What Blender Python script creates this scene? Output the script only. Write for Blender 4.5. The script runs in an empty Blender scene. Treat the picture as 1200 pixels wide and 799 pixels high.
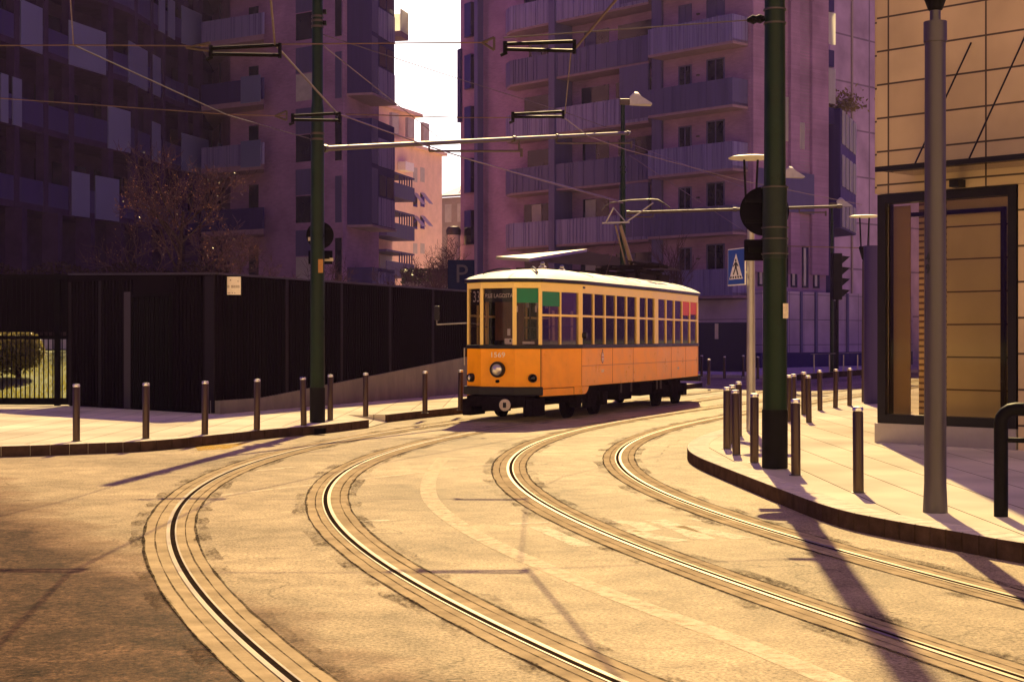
import bpy, bmesh, math, random
from mathutils import Vector, Matrix
random.seed(11)
R = math.radians
S = bpy.context.scene
COL = S.collection
F0, HV = 1800.0, 396.0          # focal length in photo pixels, horizon row
EYE = 1.65

def W(u, v, z):                 # point seen at photo pixel (u, v) standing z metres away
    return Vector(((u-600)*z/F0, z, EYE+(HV-v)*z/F0))
def G(u, v, h=0.0):             # point at height h seen at pixel (u, v)
    z = (EYE-h)*F0/(v-HV)
    return Vector(((u-600)*z/F0, z, h))

# ------------------------------------------------------------------ materials
def mat(name, col, rough=.6, metal=0, var=.25, scale=3.0, bump=0.0, bscale=60, detail=6, spec=.5, stretch=None, coat=0):
    m = bpy.data.materials.new(name); m.use_nodes = True
    n = m.node_tree.nodes; l = m.node_tree.links
    b = n['Principled BSDF']
    b.inputs['Roughness'].default_value = rough; b.inputs['Metallic'].default_value = metal
    b.inputs['Specular IOR Level'].default_value = spec
    if coat: b.inputs['Coat Weight'].default_value = coat; b.inputs['Coat Roughness'].default_value = .12
    tc = n.new('ShaderNodeTexCoord'); mp = n.new('ShaderNodeMapping')
    if stretch: mp.inputs['Scale'].default_value = stretch
    l.new(tc.outputs['Object'], mp.inputs[0])
    t = n.new('ShaderNodeTexNoise'); t.inputs['Scale'].default_value = scale; t.inputs['Detail'].default_value = detail
    t.inputs['Roughness'].default_value = .65
    l.new(mp.outputs[0], t.inputs['Vector'])
    r = n.new('ShaderNodeMapRange'); r.inputs[1].default_value = .3; r.inputs[2].default_value = .7
    r.inputs[3].default_value = 1-var; r.inputs[4].default_value = 1+var
    l.new(t.outputs['Fac'], r.inputs[0])
    x = n.new('ShaderNodeVectorMath'); x.operation = 'SCALE'; x.inputs[0].default_value = col[:3]
    l.new(r.outputs[0], x.inputs['Scale']); l.new(x.outputs[0], b.inputs['Base Color'])
    rr = n.new('ShaderNodeMapRange'); rr.inputs[1].default_value = .3; rr.inputs[2].default_value = .7
    rr.inputs[3].default_value = max(.03, rough-.1); rr.inputs[4].default_value = min(1, rough+.1)
    l.new(t.outputs['Fac'], rr.inputs[0]); l.new(rr.outputs[0], b.inputs['Roughness'])
    if bump:
        t2 = n.new('ShaderNodeTexNoise'); t2.inputs['Scale'].default_value = bscale; t2.inputs['Detail'].default_value = 4
        l.new(mp.outputs[0], t2.inputs['Vector'])
        bp = n.new('ShaderNodeBump'); bp.inputs['Strength'].default_value = bump; bp.inputs['Distance'].default_value = .02
        l.new(t2.outputs['Fac'], bp.inputs['Height']); l.new(bp.outputs[0], b.inputs['Normal'])
    if spec == 0: matte(m)
    return m

def matte(m, gloss=0.0, grough=.5, fres=0):
    """dusty, porous surface: diffuse only, or with a thin constant sheen"""
    n, l = m.node_tree.nodes, m.node_tree.links; b = n['Principled BSDF']; out = n['Material Output']
    d = n.new('ShaderNodeBsdfDiffuse'); d.inputs['Roughness'].default_value = .4
    for k in ('Base Color', 'Normal'):
        if b.inputs[k].is_linked: l.new(b.inputs[k].links[0].from_socket, d.inputs['Color' if k == 'Base Color' else 'Normal'])
    if not b.inputs['Base Color'].is_linked: d.inputs['Color'].default_value = b.inputs['Base Color'].default_value
    dst = [k.to_socket for k in b.outputs[0].links]; src = d.outputs[0]
    if gloss:
        g = n.new('ShaderNodeBsdfGlossy'); g.inputs['Roughness'].default_value = grough; mx = n.new('ShaderNodeMixShader'); mx.inputs[0].default_value = gloss
        if fres:
            fr = n.new('ShaderNodeFresnel'); fr.inputs[0].default_value = fres; k_ = n.new('ShaderNodeMath'); k_.operation = 'MULTIPLY'; k_.inputs[1].default_value = gloss; l.new(fr.outputs[0], k_.inputs[0]); l.new(k_.outputs[0], mx.inputs[0])
        if b.inputs['Normal'].is_linked: l.new(b.inputs['Normal'].links[0].from_socket, g.inputs['Normal'])
        l.new(d.outputs[0], mx.inputs[1]); l.new(g.outputs[0], mx.inputs[2]); src = mx.outputs[0]
    for k in dst: l.new(src, k)
    n.remove(b); return m
def nodes(m): return m.node_tree.nodes, m.node_tree.links, m.node_tree.nodes['Principled BSDF']

def brick_mat(name, c1, c2, mortar, sw=.25, sh=.07, axis=0.0, rough=.85, grout=.1, off=.5, dull=False):
    """running-bond courses on vertical walls; axis turns the pattern to the wall's own direction"""
    m = bpy.data.materials.new(name); m.use_nodes = True
    n, l, b = nodes(m); b.inputs['Roughness'].default_value = rough; b.inputs['Specular IOR Level'].default_value = .15
    g = n.new('ShaderNodeNewGeometry'); sp = n.new('ShaderNodeSeparateXYZ'); l.new(g.outputs['Position'], sp.inputs[0])
    a = n.new('ShaderNodeMath'); a.operation = 'MULTIPLY'; a.inputs[1].default_value = math.cos(axis); l.new(sp.outputs[0], a.inputs[0])
    c = n.new('ShaderNodeMath'); c.operation = 'MULTIPLY_ADD'; c.inputs[1].default_value = math.sin(axis); l.new(sp.outputs[1], c.inputs[0]); l.new(a.outputs[0], c.inputs[2])
    cb = n.new('ShaderNodeCombineXYZ'); l.new(c.outputs[0], cb.inputs[0]); l.new(sp.outputs[2], cb.inputs[1])
    t = n.new('ShaderNodeTexBrick'); t.offset = off; t.inputs['Scale'].default_value = 1
    t.inputs['Brick Width'].default_value = sw; t.inputs['Row Height'].default_value = sh; t.inputs['Mortar Size'].default_value = sh*grout
    t.inputs['Color1'].default_value = (*c1, 1); t.inputs['Color2'].default_value = (*c2, 1); t.inputs['Mortar'].default_value = (*mortar, 1)
    l.new(cb.outputs[0], t.inputs['Vector'])
    ns = n.new('ShaderNodeTexNoise'); ns.inputs['Scale'].default_value = .6; ns.inputs['Detail'].default_value = 7; l.new(g.outputs['Position'], ns.inputs['Vector'])
    mr = n.new('ShaderNodeMapRange'); mr.inputs[1].default_value = .3; mr.inputs[2].default_value = .7; mr.inputs[3].default_value = .75; mr.inputs[4].default_value = 1.2
    l.new(ns.outputs['Fac'], mr.inputs[0])
    x = n.new('ShaderNodeVectorMath'); x.operation = 'SCALE'; l.new(t.outputs['Color'], x.inputs[0]); l.new(mr.outputs[0], x.inputs['Scale'])
    l.new(x.outputs[0], b.inputs['Base Color'])
    return matte(m) if dull else m

def glass_mat(name, tint=(.7, .75, .8), trans=.6, rough=.03, ior=1.5):
    m = bpy.data.materials.new(name); m.use_nodes = True
    n, l, b = nodes(m); n.remove(b); out = n['Material Output']
    tr = n.new('ShaderNodeBsdfTransparent'); tr.inputs[0].default_value = (*[c*trans for c in tint], 1)
    gl = n.new('ShaderNodeBsdfGlossy'); gl.inputs['Roughness'].default_value = rough; gl.inputs[0].default_value = (.9, .9, .9, 1)
    fr = n.new('ShaderNodeFresnel'); fr.inputs[0].default_value = ior
    ns = n.new('ShaderNodeTexNoise'); ns.inputs['Scale'].default_value = 1.5
    bp = n.new('ShaderNodeBump'); bp.inputs['Strength'].default_value = .03; l.new(ns.outputs['Fac'], bp.inputs['Height']); l.new(bp.outputs[0], gl.inputs['Normal'])
    mx = n.new('ShaderNodeMixShader'); l.new(fr.outputs[0], mx.inputs[0]); l.new(tr.outputs[0], mx.inputs[1]); l.new(gl.outputs[0], mx.inputs[2])
    l.new(mx.outputs[0], out.inputs[0])
    return m

def translucent_mat(name, col, t=.7):
    m = bpy.data.materials.new(name); m.use_nodes = True
    n, l, b = nodes(m); out = n['Material Output']
    b.inputs['Roughness'].default_value = .35
    ns = n.new('ShaderNodeTexNoise'); ns.inputs['Scale'].default_value = 2.0
    mr = n.new('ShaderNodeMapRange'); mr.inputs[3].default_value = .85; mr.inputs[4].default_value = 1.1; l.new(ns.outputs['Fac'], mr.inputs[0])
    x = n.new('ShaderNodeVectorMath'); x.operation = 'SCALE'; x.inputs[0].default_value = col; l.new(mr.outputs[0], x.inputs['Scale'])
    l.new(x.outputs[0], b.inputs['Base Color'])
    tl = n.new('ShaderNodeBsdfTranslucent'); l.new(x.outputs[0], tl.inputs[0])
    mx = n.new('ShaderNodeMixShader'); mx.inputs[0].default_value = t
    l.new(b.outputs[0], mx.inputs[1]); l.new(tl.outputs[0], mx.inputs[2]); l.new(mx.outputs[0], out.inputs[0])
    return m

def asphalt_mat():
    m = bpy.data.materials.new('worn_asphalt'); m.use_nodes = True
    n, l, b = nodes(m)
    g = n.new('ShaderNodeNewGeometry'); P = g.outputs['Position']
    def noise(sc, det=6, ro=.6, vec=None, dist=0):
        t = n.new('ShaderNodeTexNoise'); t.inputs['Scale'].default_value = sc; t.inputs['Detail'].default_value = det; t.inputs['Roughness'].default_value = ro
        t.inputs['Distortion'].default_value = dist; l.new(vec or P, t.inputs['Vector']); return t.outputs['Fac']
    def rng(f, a, c, d, e):
        r = n.new('ShaderNodeMapRange'); r.inputs[1].default_value = a; r.inputs[2].default_value = c; r.inputs[3].default_value = d; r.inputs[4].default_value = e
        l.new(f, r.inputs[0]); return r.outputs[0]
    def mul(a, c):
        x = n.new('ShaderNodeMath'); x.operation = 'MULTIPLY'; l.new(a, x.inputs[0])
        if isinstance(c, float): x.inputs[1].default_value = c
        else: l.new(c, x.inputs[1])
        return x.outputs[0]
    big = rng(noise(.35, 8, .62), .33, .68, .68, 1.25)
    mid = rng(noise(2.6, 10, .78, dist=.4), .3, .7, .62, 1.3)
    fine = rng(noise(42, 5, .82), .34, .66, .35, 1.6)
    v = mul(mul(big, mid), fine)
    # dark pits: small stones lost from the surface
    vo = n.new('ShaderNodeTexVoronoi'); vo.inputs['Scale'].default_value = 8; l.new(P, vo.inputs['Vector'])
    pit = rng(vo.outputs['Distance'], .06, .12, .12, 1.0)
    # a pit only where a coarse noise lets it
    pn = rng(noise(1.1, 3), .50, .62, 0, 1)
    mxp = n.new('ShaderNodeMix'); mxp.data_type = 'FLOAT'; l.new(pn, mxp.inputs[0]); mxp.inputs[2].default_value = 1.0; l.new(pit, mxp.inputs[3])
    v = mul(v, mxp.outputs[0])
    # hairline cracks
    wv = n.new('ShaderNodeVectorMath'); wv.operation = 'ADD'
    nn = n.new('ShaderNodeTexNoise'); nn.inputs['Scale'].default_value = 1.8; nn.inputs['Detail'].default_value = 5; l.new(P, nn.inputs['Vector'])
    l.new(P, wv.inputs[0]); l.new(nn.outputs['Color'], wv.inputs[1])
    vc = n.new('ShaderNodeTexVoronoi'); vc.feature = 'DISTANCE_TO_EDGE'; vc.inputs['Scale'].default_value = .33; l.new(wv.outputs[0], vc.inputs['Vector'])
    ck = rng(vc.outputs['Distance'], .0, .006, .45, 1.0)
    cm = rng(noise(.5, 3), .45, .58, 0, 1)
    mxc = n.new('ShaderNodeMix'); mxc.data_type = 'FLOAT'; l.new(cm, mxc.inputs[0]); mxc.inputs[2].default_value = 1.0; l.new(ck, mxc.inputs[3])
    v = mul(v, mxc.outputs[0])
    # the older, rougher carriageway left of the tracks: dark aggregate worn bare, with shading painted into the tone
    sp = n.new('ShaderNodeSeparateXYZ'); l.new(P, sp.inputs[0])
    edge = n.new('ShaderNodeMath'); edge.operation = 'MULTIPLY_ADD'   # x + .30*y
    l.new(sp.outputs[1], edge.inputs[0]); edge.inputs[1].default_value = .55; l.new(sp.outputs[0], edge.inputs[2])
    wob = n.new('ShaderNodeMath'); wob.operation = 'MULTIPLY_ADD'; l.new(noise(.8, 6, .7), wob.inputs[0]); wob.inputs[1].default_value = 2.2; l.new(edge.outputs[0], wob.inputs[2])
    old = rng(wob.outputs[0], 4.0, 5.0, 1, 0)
    old_shade = mul(rng(noise(18, 10, .85), .38, .64, .05, .62), rng(noise(2.2, 9, .8, dist=.8), .36, .64, .25, 1.0))
    mxo = n.new('ShaderNodeMix'); mxo.data_type = 'FLOAT'; l.new(old, mxo.inputs[0]); mxo.inputs[2].default_value = 1.0; l.new(old_shade, mxo.inputs[3])
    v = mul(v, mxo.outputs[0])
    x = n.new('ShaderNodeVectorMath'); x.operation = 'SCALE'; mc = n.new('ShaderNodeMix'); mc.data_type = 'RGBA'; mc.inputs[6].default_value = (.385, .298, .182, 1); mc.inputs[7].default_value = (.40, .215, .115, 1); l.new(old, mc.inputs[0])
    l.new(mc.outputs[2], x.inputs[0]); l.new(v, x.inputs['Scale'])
    l.new(x.outputs[0], b.inputs['Base Color'])
    b.inputs['Roughness'].default_value = .6
    bp = n.new('ShaderNodeBump'); bp.inputs['Strength'].default_value = .35; bp.inputs['Distance'].default_value = .012
    l.new(noise(45, 5, .75), bp.inputs['Height']); l.new(bp.outputs[0], b.inputs['Normal'])
    return matte(m, .055, .40, 1.3)

def worn_paint(name, col, keep=(.42, .6), sc=9, gate=0):
    m = bpy.data.materials.new(name); m.use_nodes = True
    n, l, b = nodes(m); out = n['Material Output']; b.inputs['Base Color'].default_value = (*col, 1); b.inputs['Roughness'].default_value = .7
    g = n.new('ShaderNodeNewGeometry')
    t = n.new('ShaderNodeTexNoise'); t.inputs['Scale'].default_value = sc; t.inputs['Detail'].default_value = 9; t.inputs['Roughness'].default_value = .8
    l.new(g.outputs['Position'], t.inputs['Vector'])
    r = n.new('ShaderNodeMapRange'); r.inputs[1].default_value = keep[0]; r.inputs[2].default_value = keep[1]; r.inputs[4].default_value = .85; l.new(t.outputs['Fac'], r.inputs[0])
    tr = n.new('ShaderNodeBsdfTransparent'); mx = n.new('ShaderNodeMixShader')
    fac = r.outputs[0]
    if gate:
        t2 = n.new('ShaderNodeTexNoise'); t2.inputs['Scale'].default_value = gate; t2.inputs['Detail'].default_value = 5; l.new(g.outputs['Position'], t2.inputs['Vector'])
        r2 = n.new('ShaderNodeMapRange'); r2.inputs[1].default_value = .46; r2.inputs[2].default_value = .60; l.new(t2.outputs['Fac'], r2.inputs[0])
        k_ = n.new('ShaderNodeMath'); k_.operation = 'MULTIPLY'; l.new(fac, k_.inputs[0]); l.new(r2.outputs[0], k_.inputs[1]); fac = k_.outputs[0]
    l.new(fac, mx.inputs[0]); l.new(tr.outputs[0], mx.inputs[1]); l.new(b.outputs[0], mx.inputs[2]); l.new(mx.outputs[0], out.inputs[0])
    return matte(m)

GRID = math.atan2(-.723, .691)        # the street grid the new buildings follow
M = dict(
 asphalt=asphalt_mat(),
 earth=mat('earth', (.12, .11, .08), .95, var=.4, scale=.5),
 paving=brick_mat('paving', (.68, .60, .45), (.60, .53, .395), (.20, .165, .12), .6, .3, 0, .7, .03, dull=True),
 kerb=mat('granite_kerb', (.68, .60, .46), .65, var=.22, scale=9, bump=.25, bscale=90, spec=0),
 kerbside=mat('kerb_side_shade', (.06, .036, .026), .85, var=.4, scale=5, bump=.3, bscale=60, spec=0),  # shade of the unlit kerb faces put into their colour
 bouncewall=mat('bounce_terrace_plaster', (.80, .74, .64), .9, var=.12, scale=1),
 hoodpaint=mat('lamp_hood_paint', (.42, .38, .36), .5, var=.12, scale=6),
 fencepost=mat('fence_post_paint', (.009, .006, .009), .6, 0, var=.3, scale=3, spec=.1, stretch=(1, 1, .3)),
 bed=mat('track_concrete', (.385, .298, .180), .7, var=.3, scale=3, bump=.2, bscale=70, spec=0),
 rail=mat('polished_rail', (.12, .092, .07), .5, 1, var=.3, scale=1.2),
 groove=mat('rail_groove', (.022, .015, .011), .95, var=.4, scale=12, spec=0),
 joint=mat('tar_joint', (.022, .018, .016), .9, var=.6, scale=14, spec=0),
 grit=mat('track_grit', (.05, .04, .03), .95, var=.6, scale=22, spec=0),
 steelpost=mat('bronze_steel', (.06, .036, .026), .42, .7, var=.2, scale=14, stretch=(1, 1, .15)),
 steelcap=mat('brushed_steel', (.6, .56, .52), .3, 1, var=.12, scale=20),
 greenpole=mat('green_pole_paint', (.006, .017, .006), .36, 0, var=.3, scale=4, bump=.04, bscale=30, spec=.14),
 blackpaint=mat('black_paint', (.006, .005, .006), .55, var=.3, scale=6, spec=.06),
 darksteel=mat('dark_steel', (.07, .055, .05), .5, .6, var=.3, scale=12),
 galv=mat('galvanised_steel', (.32, .29, .28), .42, .8, var=.2, scale=6, stretch=(1, 1, .3)),
 lamppost=mat('lamp_post_paint', (.055, .042, .052), .42, .3, var=.18, scale=5, stretch=(1, 1, .3)),
 copper=mat('copper_wire', (.16, .10, .07), .4, .9, var=.2, scale=4),
 brass=mat('weathered_bracket', (.055, .034, .028), .55, .2, var=.3, scale=10),
 white=mat('white_enamel', (.75, .72, .68), .4, var=.1, scale=6),
 signback=mat('sign_back', (.007, .006, .008), .65, var=.3, scale=6, spec=0),
 blue=mat('sign_blue', (.01, .06, .32), .35, var=.12, scale=8),
 dimblue=mat('parking_blue', (.006, .010, .04), .6, spec=0, var=.15, scale=8),  # sign blue darkened to carry haze and shade in its colour
 ink=mat('black_ink', (.01, .01, .01), .6, var=.1),
 sticker=mat('faded_sticker', (.6, .5, .36), .7, var=.2, scale=30),
 orangest=mat('orange_sticker', (.35, .15, .02), .6, var=.2, scale=30),
 orange=mat('tram_orange', (.98, .365, .004), .34, var=.11, scale=2.2, coat=.12, spec=.2),
 cream=mat('tram_cream', (.93, .66, .20), .4, var=.05, scale=2, coat=.08, spec=.3),
 tramroof=mat('tram_roof_canvas', (.56, .51, .44), .7, var=.22, scale=2.5, bump=.1, bscale=14),
 tramblack=mat('tram_black', (.009, .006, .009), .42, var=.3, scale=8, spec=.25),
 bogie=mat('bogie_iron', (.011, .007, .008), .75, 0, spec=0, var=.5, scale=9, bump=.3, bscale=25),
 wood=mat('varnished_wood', (.16, .06, .025), .4, var=.3, scale=4, stretch=(1, 8, 1)),
 tramfloor=mat('tram_floor', (.06, .04, .03), .8, var=.2),
 greenblind=mat('green_blind', (.005, .17, .075), .65, var=.12, scale=5),
 redblind=mat('red_blind', (.62, .07, .06), .65, var=.15, scale=5),
 lens=mat('headlamp_lens', (.6, .55, .5), .12, .5, var=.1),
 paper=mat('paper_card', (.72, .66, .62), .8, var=.1, scale=30),
 letter=mat('cream_lettering', (.85, .78, .66), .5, var=.1),
 pane=glass_mat('window_glass', (.92, .88, .92), .92, ior=1.16),
 shopglass=glass_mat('shop_glass', (.92, .88, .8), .9, ior=1.33),
 fencedark=mat('dark_fence_metal', (.006, .004, .006), .65, 0, spec=0, var=.25, scale=2, stretch=(1, 1, .2)),
 fencecap=mat('fence_cap', (.024, .016, .022), .5, .1, var=.2),
 fconcrete=mat('stained_concrete', (.17, .145, .125), .85, var=.35, scale=2.2, bump=.2, bscale=30, stretch=(1, 1, .35)),
 gatebar=mat('gate_iron', (.006, .005, .006), .6, 0, var=.2, spec=0),
 grass=mat('lawn', (.085, .10, .022), .9, var=.5, scale=7),
 hedge=mat('clipped_leaf', (.075, .062, .022), .6, var=.5, scale=6),
 hedgedark=mat('hedge_leaf', (.03, .018, .022), .7, var=.5, scale=6, spec=0),
 bark=mat('bark', (.05, .03, .028), .85, var=.4, scale=14, spec=0),
 twig=mat('twig', (.075, .040, .055), .75, var=.4, scale=14, spec=0),
 dryleaf=mat('dry_leaf', (.30, .15, .05), .5, var=.5, scale=3),
 garden_wall=mat('garden_wall_render', (.5, .46, .42), .85, var=.15),
 brick=brick_mat('tower_brick', (.36, .19, .35), (.31, .165, .30), (.30, .20, .31), .28, .085, GRID),
 brick2=brick_mat('block_brick', (.33, .185, .33), (.285, .16, .285), (.28, .185, .29), .28, .085, GRID),
 creamwall=mat('cream_plaster', (.72, .50, .42), .9, var=.12, scale=1.2),
 greywall=mat('grey_plaster', (.30, .24, .22), .9, var=.15, scale=1.2),
 zinc=mat('zinc_roof', (.19, .18, .20), .45, .4, var=.15, scale=1, stretch=(6, 6, 1)),
 bluepanel=mat('blue_grey_cladding', (.080, .066, .165), .5, var=.18, scale=1.2, stretch=(3, 3, .2)),
 bluedark=mat('dark_blue_cladding', (.034, .022, .105), .6, spec=.15, var=.2, scale=1.5, stretch=(3, 3, .2)),
 glassrail=mat('fritted_balustrade', (.17, .145, .30), .3, var=.3, scale=2.5, stretch=(3, 3, .05)),
 screen=mat('frosted_screen', (.125, .13, .25), .4, var=.07, scale=.5),
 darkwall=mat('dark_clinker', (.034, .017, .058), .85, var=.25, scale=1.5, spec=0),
 darkwin=mat('dark_window', (.012, .012, .020), .12, var=.3, scale=1.2),
 blind=mat('pale_blind', (.42, .38, .36), .7, var=.15, scale=2),
 soffit=mat('balcony_soffit', (.26, .16, .21), .9, var=.15),
 panelwall=brick_mat('pale_panel_wall', (.44, .34, .42), (.40, .31, .39), (.14, .11, .14), 1.25, 1.3, GRID+math.pi/2, .6, .015, 0),
 bigwall=brick_mat('tall_panel_wall', (.42, .29, .46), (.38, .265, .42), (.2, .14, .22), 5.0, 3.2, 0, .7, .02, 0),
 stone=brick_mat('tan_stone_tile', (.62, .46, .28), (.50, .36, .215), (.08, .055, .04), .76, .48, GRID, .55, .03, 0),
 insidestone=brick_mat('lobby_stone', (.85, .70, .42), (.80, .66, .39), (.16, .11, .06), 1.5, .46, GRID, .6, .025, 0),
 blindbrown=mat('brown_roller_blind', (.5, .34, .2), .8, var=.08, scale=2),
 frame=mat('black_shop_frame', (.008, .006, .007), .42, 0, var=.2, spec=.2),
 plinth=mat('shop_plinth', (.34, .29, .27), .5, .3, var=.12),
 lit=translucent_mat('frosted_balcony_glass', (.85, .84, .80), .75),
 roofsheet=mat('pale_roof_sheet', (.34, .30, .27), .35, .2, var=.2, scale=2),
 kioskwall=mat('kiosk_wall', (.020, .012, .02), .9, var=.2, spec=0),
 plantgreen=mat('balcony_plant', (.09, .10, .03), .6, var=.4, scale=5),
 dimwhite=mat('dim_white', (.07, .06, .09), .8, var=.1, spec=0),  # white letter darkened: haze and shade put into its colour
 stickyellow=mat('kerb_yellow', (.55, .36, .03), .8, var=.35, scale=8),
 paint=worn_paint('worn_road_paint', (.80, .70, .5), (.36, .52)),
 paintfaint=worn_paint('faint_road_paint', (.75, .63, .43), (.30, .56)),
)

# ------------------------------------------------------------------ mesh helpers
class MB:
    def __init__(s): s.bm = bmesh.new()
    def face(s, pts):
        try: return s.bm.faces.new([s.bm.verts.new(p) for p in pts])
        except ValueError: return None
    def hexa(s, b, t):
        vb = [s.bm.verts.new(p) for p in b]; vt = [s.bm.verts.new(p) for p in t]; k = len(b)
        s.bm.faces.new(vb[::-1]); s.bm.faces.new(vt)
        for i in range(k): s.bm.faces.new((vb[i], vb[(i+1) % k], vt[(i+1) % k], vt[i]))
    def box(s, x0, x1, y0, y1, z0, z1):
        s.hexa([(x0, y0, z0), (x1, y0, z0), (x1, y1, z0), (x0, y1, z0)], [(x0, y0, z1), (x1, y0, z1), (x1, y1, z1), (x0, y1, z1)]); return s
    def prism(s, poly, z0, z1):
        s.hexa([(p[0], p[1], z0) for p in poly], [(p[0], p[1], z1) for p in poly]); return s
    def wall(s, a, b, z0, z1, t, z0b=None, z1b=None):   # slab from a to b, thickness t to its left
        a = Vector(a[:2]); b = Vector(b[:2]); d = (b-a).normalized(); n = Vector((-d.y, d.x))*t
        z0b = z0 if z0b is None else z0b; z1b = z1 if z1b is None else z1b
        s.hexa([(*a, z0), (*b, z0b), (*(b+n), z0b), (*(a+n), z0)], [(*a, z1), (*b, z1b), (*(b+n), z1b), (*(a+n), z1)]); return s
    def bar(s, p, q, w, h=None):
        p = Vector(p); q = Vector(q); h = h or w; d = (q-p).normalized()
        x = d.cross(Vector((0, 0, 1)))
        if x.length < 1e-4: x = Vector((1, 0, 0))
        x.normalize(); y = x.cross(d); x *= w/2; y *= h/2
        s.hexa([p-x-y, p+x-y, p+x+y, p-x+y], [q-x-y, q+x-y, q+x+y, q-x+y]); return s
    def tube(s, pts, r, seg=8):
        pts = [Vector(p) for p in pts]; n = len(pts)
        rr = r if isinstance(r, (list, tuple)) else [r]*n
        rings = []
        ref = None
        for i, p in enumerate(pts):
            d = (pts[min(i+1, n-1)]-pts[max(i-1, 0)]).normalized()
            if ref is None: ref = d.orthogonal().normalized()
            x = (ref-d*ref.dot(d))
            x = x.normalized() if x.length > 1e-4 else d.orthogonal().normalized()
            ref = x; y = d.cross(x)
            rings.append([s.bm.verts.new(p+(x*math.cos(2*math.pi*k/seg)+y*math.sin(2*math.pi*k/seg))*rr[i]) for k in range(seg)])
        for a, b in zip(rings, rings[1:]):
            for k in range(seg): s.bm.faces.new((a[k], a[(k+1) % seg], b[(k+1) % seg], b[k]))
        if seg > 2:
            s.bm.faces.new(rings[0][::-1]); s.bm.faces.new(rings[-1])
        return s
    def lathe(s, prof, c=(0, 0, 0), seg=24, axis=(0, 0, 1)):
        c = Vector(c); a = Vector(axis).normalized(); x = a.orthogonal().normalized(); y = a.cross(x); rings = []
        for r, z in prof:
            if r < 1e-5: rings.append([s.bm.verts.new(c+a*z)])
            else: rings.append([s.bm.verts.new(c+a*z+(x*math.cos(2*math.pi*k/seg)+y*math.sin(2*math.pi*k/seg))*r) for k in range(seg)])
        for p, q in zip(rings, rings[1:]):
            if len(p) == 1 and len(q) == 1: continue
            for k in range(seg):
                k2 = (k+1) % seg
                if len(p) == 1: s.bm.faces.new((p[0], q[k2], q[k]))
                elif len(q) == 1: s.bm.faces.new((p[k], p[k2], q[0]))
                else: s.bm.faces.new((p[k], p[k2], q[k2], q[k]))
        return s
    def disc(s, c, axis, r, t, seg=28): return s.lathe([(0, 0), (r, 0), (r, t), (0, t)], c, seg, axis)
    def build(s, name, m, parent=None, smooth=False, world=False, bevel=0):
        if world and parent:
            o = parent; off = Vector((0, 0, 0))
            while o: off += o.location; o = o.parent
            for v in s.bm.verts: v.co -= off
        bmesh.ops.recalc_face_normals(s.bm, faces=s.bm.faces)
        me = bpy.data.meshes.new(name); s.bm.to_mesh(me); s.bm.free()
        if isinstance(m, str): m = M[m]
        me.materials.append(m)
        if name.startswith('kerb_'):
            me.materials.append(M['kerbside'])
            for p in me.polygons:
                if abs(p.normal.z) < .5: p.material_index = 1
        if smooth:
            for p in me.polygons: p.use_smooth = True
            me.set_sharp_from_angle(angle=R(38))
        o = bpy.data.objects.new(name, me); COL.objects.link(o)
        if parent: o.parent = parent
        if bevel:
            bv = o.modifiers.new('edge', 'BEVEL'); bv.width = bevel; bv.segments = 2; bv.limit_method = 'ANGLE'
        return o

def tag(o, label=None, cat=None, group=None, kind=None):
    if label: o['label'] = label
    if cat: o['category'] = cat
    if group: o['group'] = group
    if kind: o['kind'] = kind
    return o
def thing(name, label, cat, loc=(0, 0, 0), rz=0, group=None):
    o = bpy.data.objects.new(name, None); COL.objects.link(o); o.location = loc; o.rotation_euler = (0, 0, rz)
    o.empty_display_size = .2
    return tag(o, label, cat, group)
def dup(root, loc, label, rz=None):
    r = root.copy(); COL.objects.link(r); r.location = loc; r['label'] = label
    if rz is not None: r.rotation_euler = (0, 0, rz)
    for ch in list(root.children):
        c = ch.copy(); COL.objects.link(c); c.parent = r
        for g in ch.children:
            d = g.copy(); COL.objects.link(d); d.parent = c
    return r
def struct(mb, name, m, label, cat=None, **k):
    o = mb.build(name, m, **k); return tag(o, label, cat or name.replace('_', ' '), kind='structure')
def text(name, body, size, m, parent, mat4, ext=.002, sx=1.0, font_bold=0):
    c = bpy.data.curves.new(name, 'FONT'); c.body = body; c.size = size; c.align_x = 'CENTER'; c.align_y = 'CENTER'; c.extrude = ext; c.offset = font_bold
    c.resolution_u = 3
    t = bpy.data.objects.new(name, c); COL.objects.link(t)
    me = bpy.data.meshes.new_from_object(t.evaluated_get(bpy.context.evaluated_depsgraph_get())); me.materials.clear(); me.materials.append(M[m])
    bpy.data.objects.remove(t)
    o = bpy.data.objects.new(name, me); COL.objects.link(o); o.parent = parent
    o.matrix_basis = mat4 @ Matrix.Diagonal((sx, 1, 1, 1)); return o
def face_mat(c, n, up=(0, 0, 1)):     # placement of a flat text whose face looks along n
    z = Vector(n).normalized(); x = Vector(up).cross(z).normalized(); y = z.cross(x)
    return Matrix.Translation(Vector(c)) @ Matrix((x, y, z)).transposed().to_4x4()

class Fac:                      # a wall plane: s along it, d out of it, h up
    def __init__(f, a, b, flip=False):
        f.a = Vector(a[:2]); b = Vector(b[:2]); f.L = (b-f.a).length; f.t = (b-f.a)/f.L
        f.n = Vector((f.t.y, -f.t.x))
        if flip: f.n = -f.n
    def p(f, s, d=0, h=0):
        q = f.a+f.t*s+f.n*d; return Vector((q.x, q.y, h))
    def box(f, mb, s0, s1, d0, d1, h0, h1):
        q = [f.p(s0, d0), f.p(s1, d0), f.p(s1, d1), f.p(s0, d1)]
        mb.hexa([(v.x, v.y, h0) for v in q], [(v.x, v.y, h1) for v in q]); return mb

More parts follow.
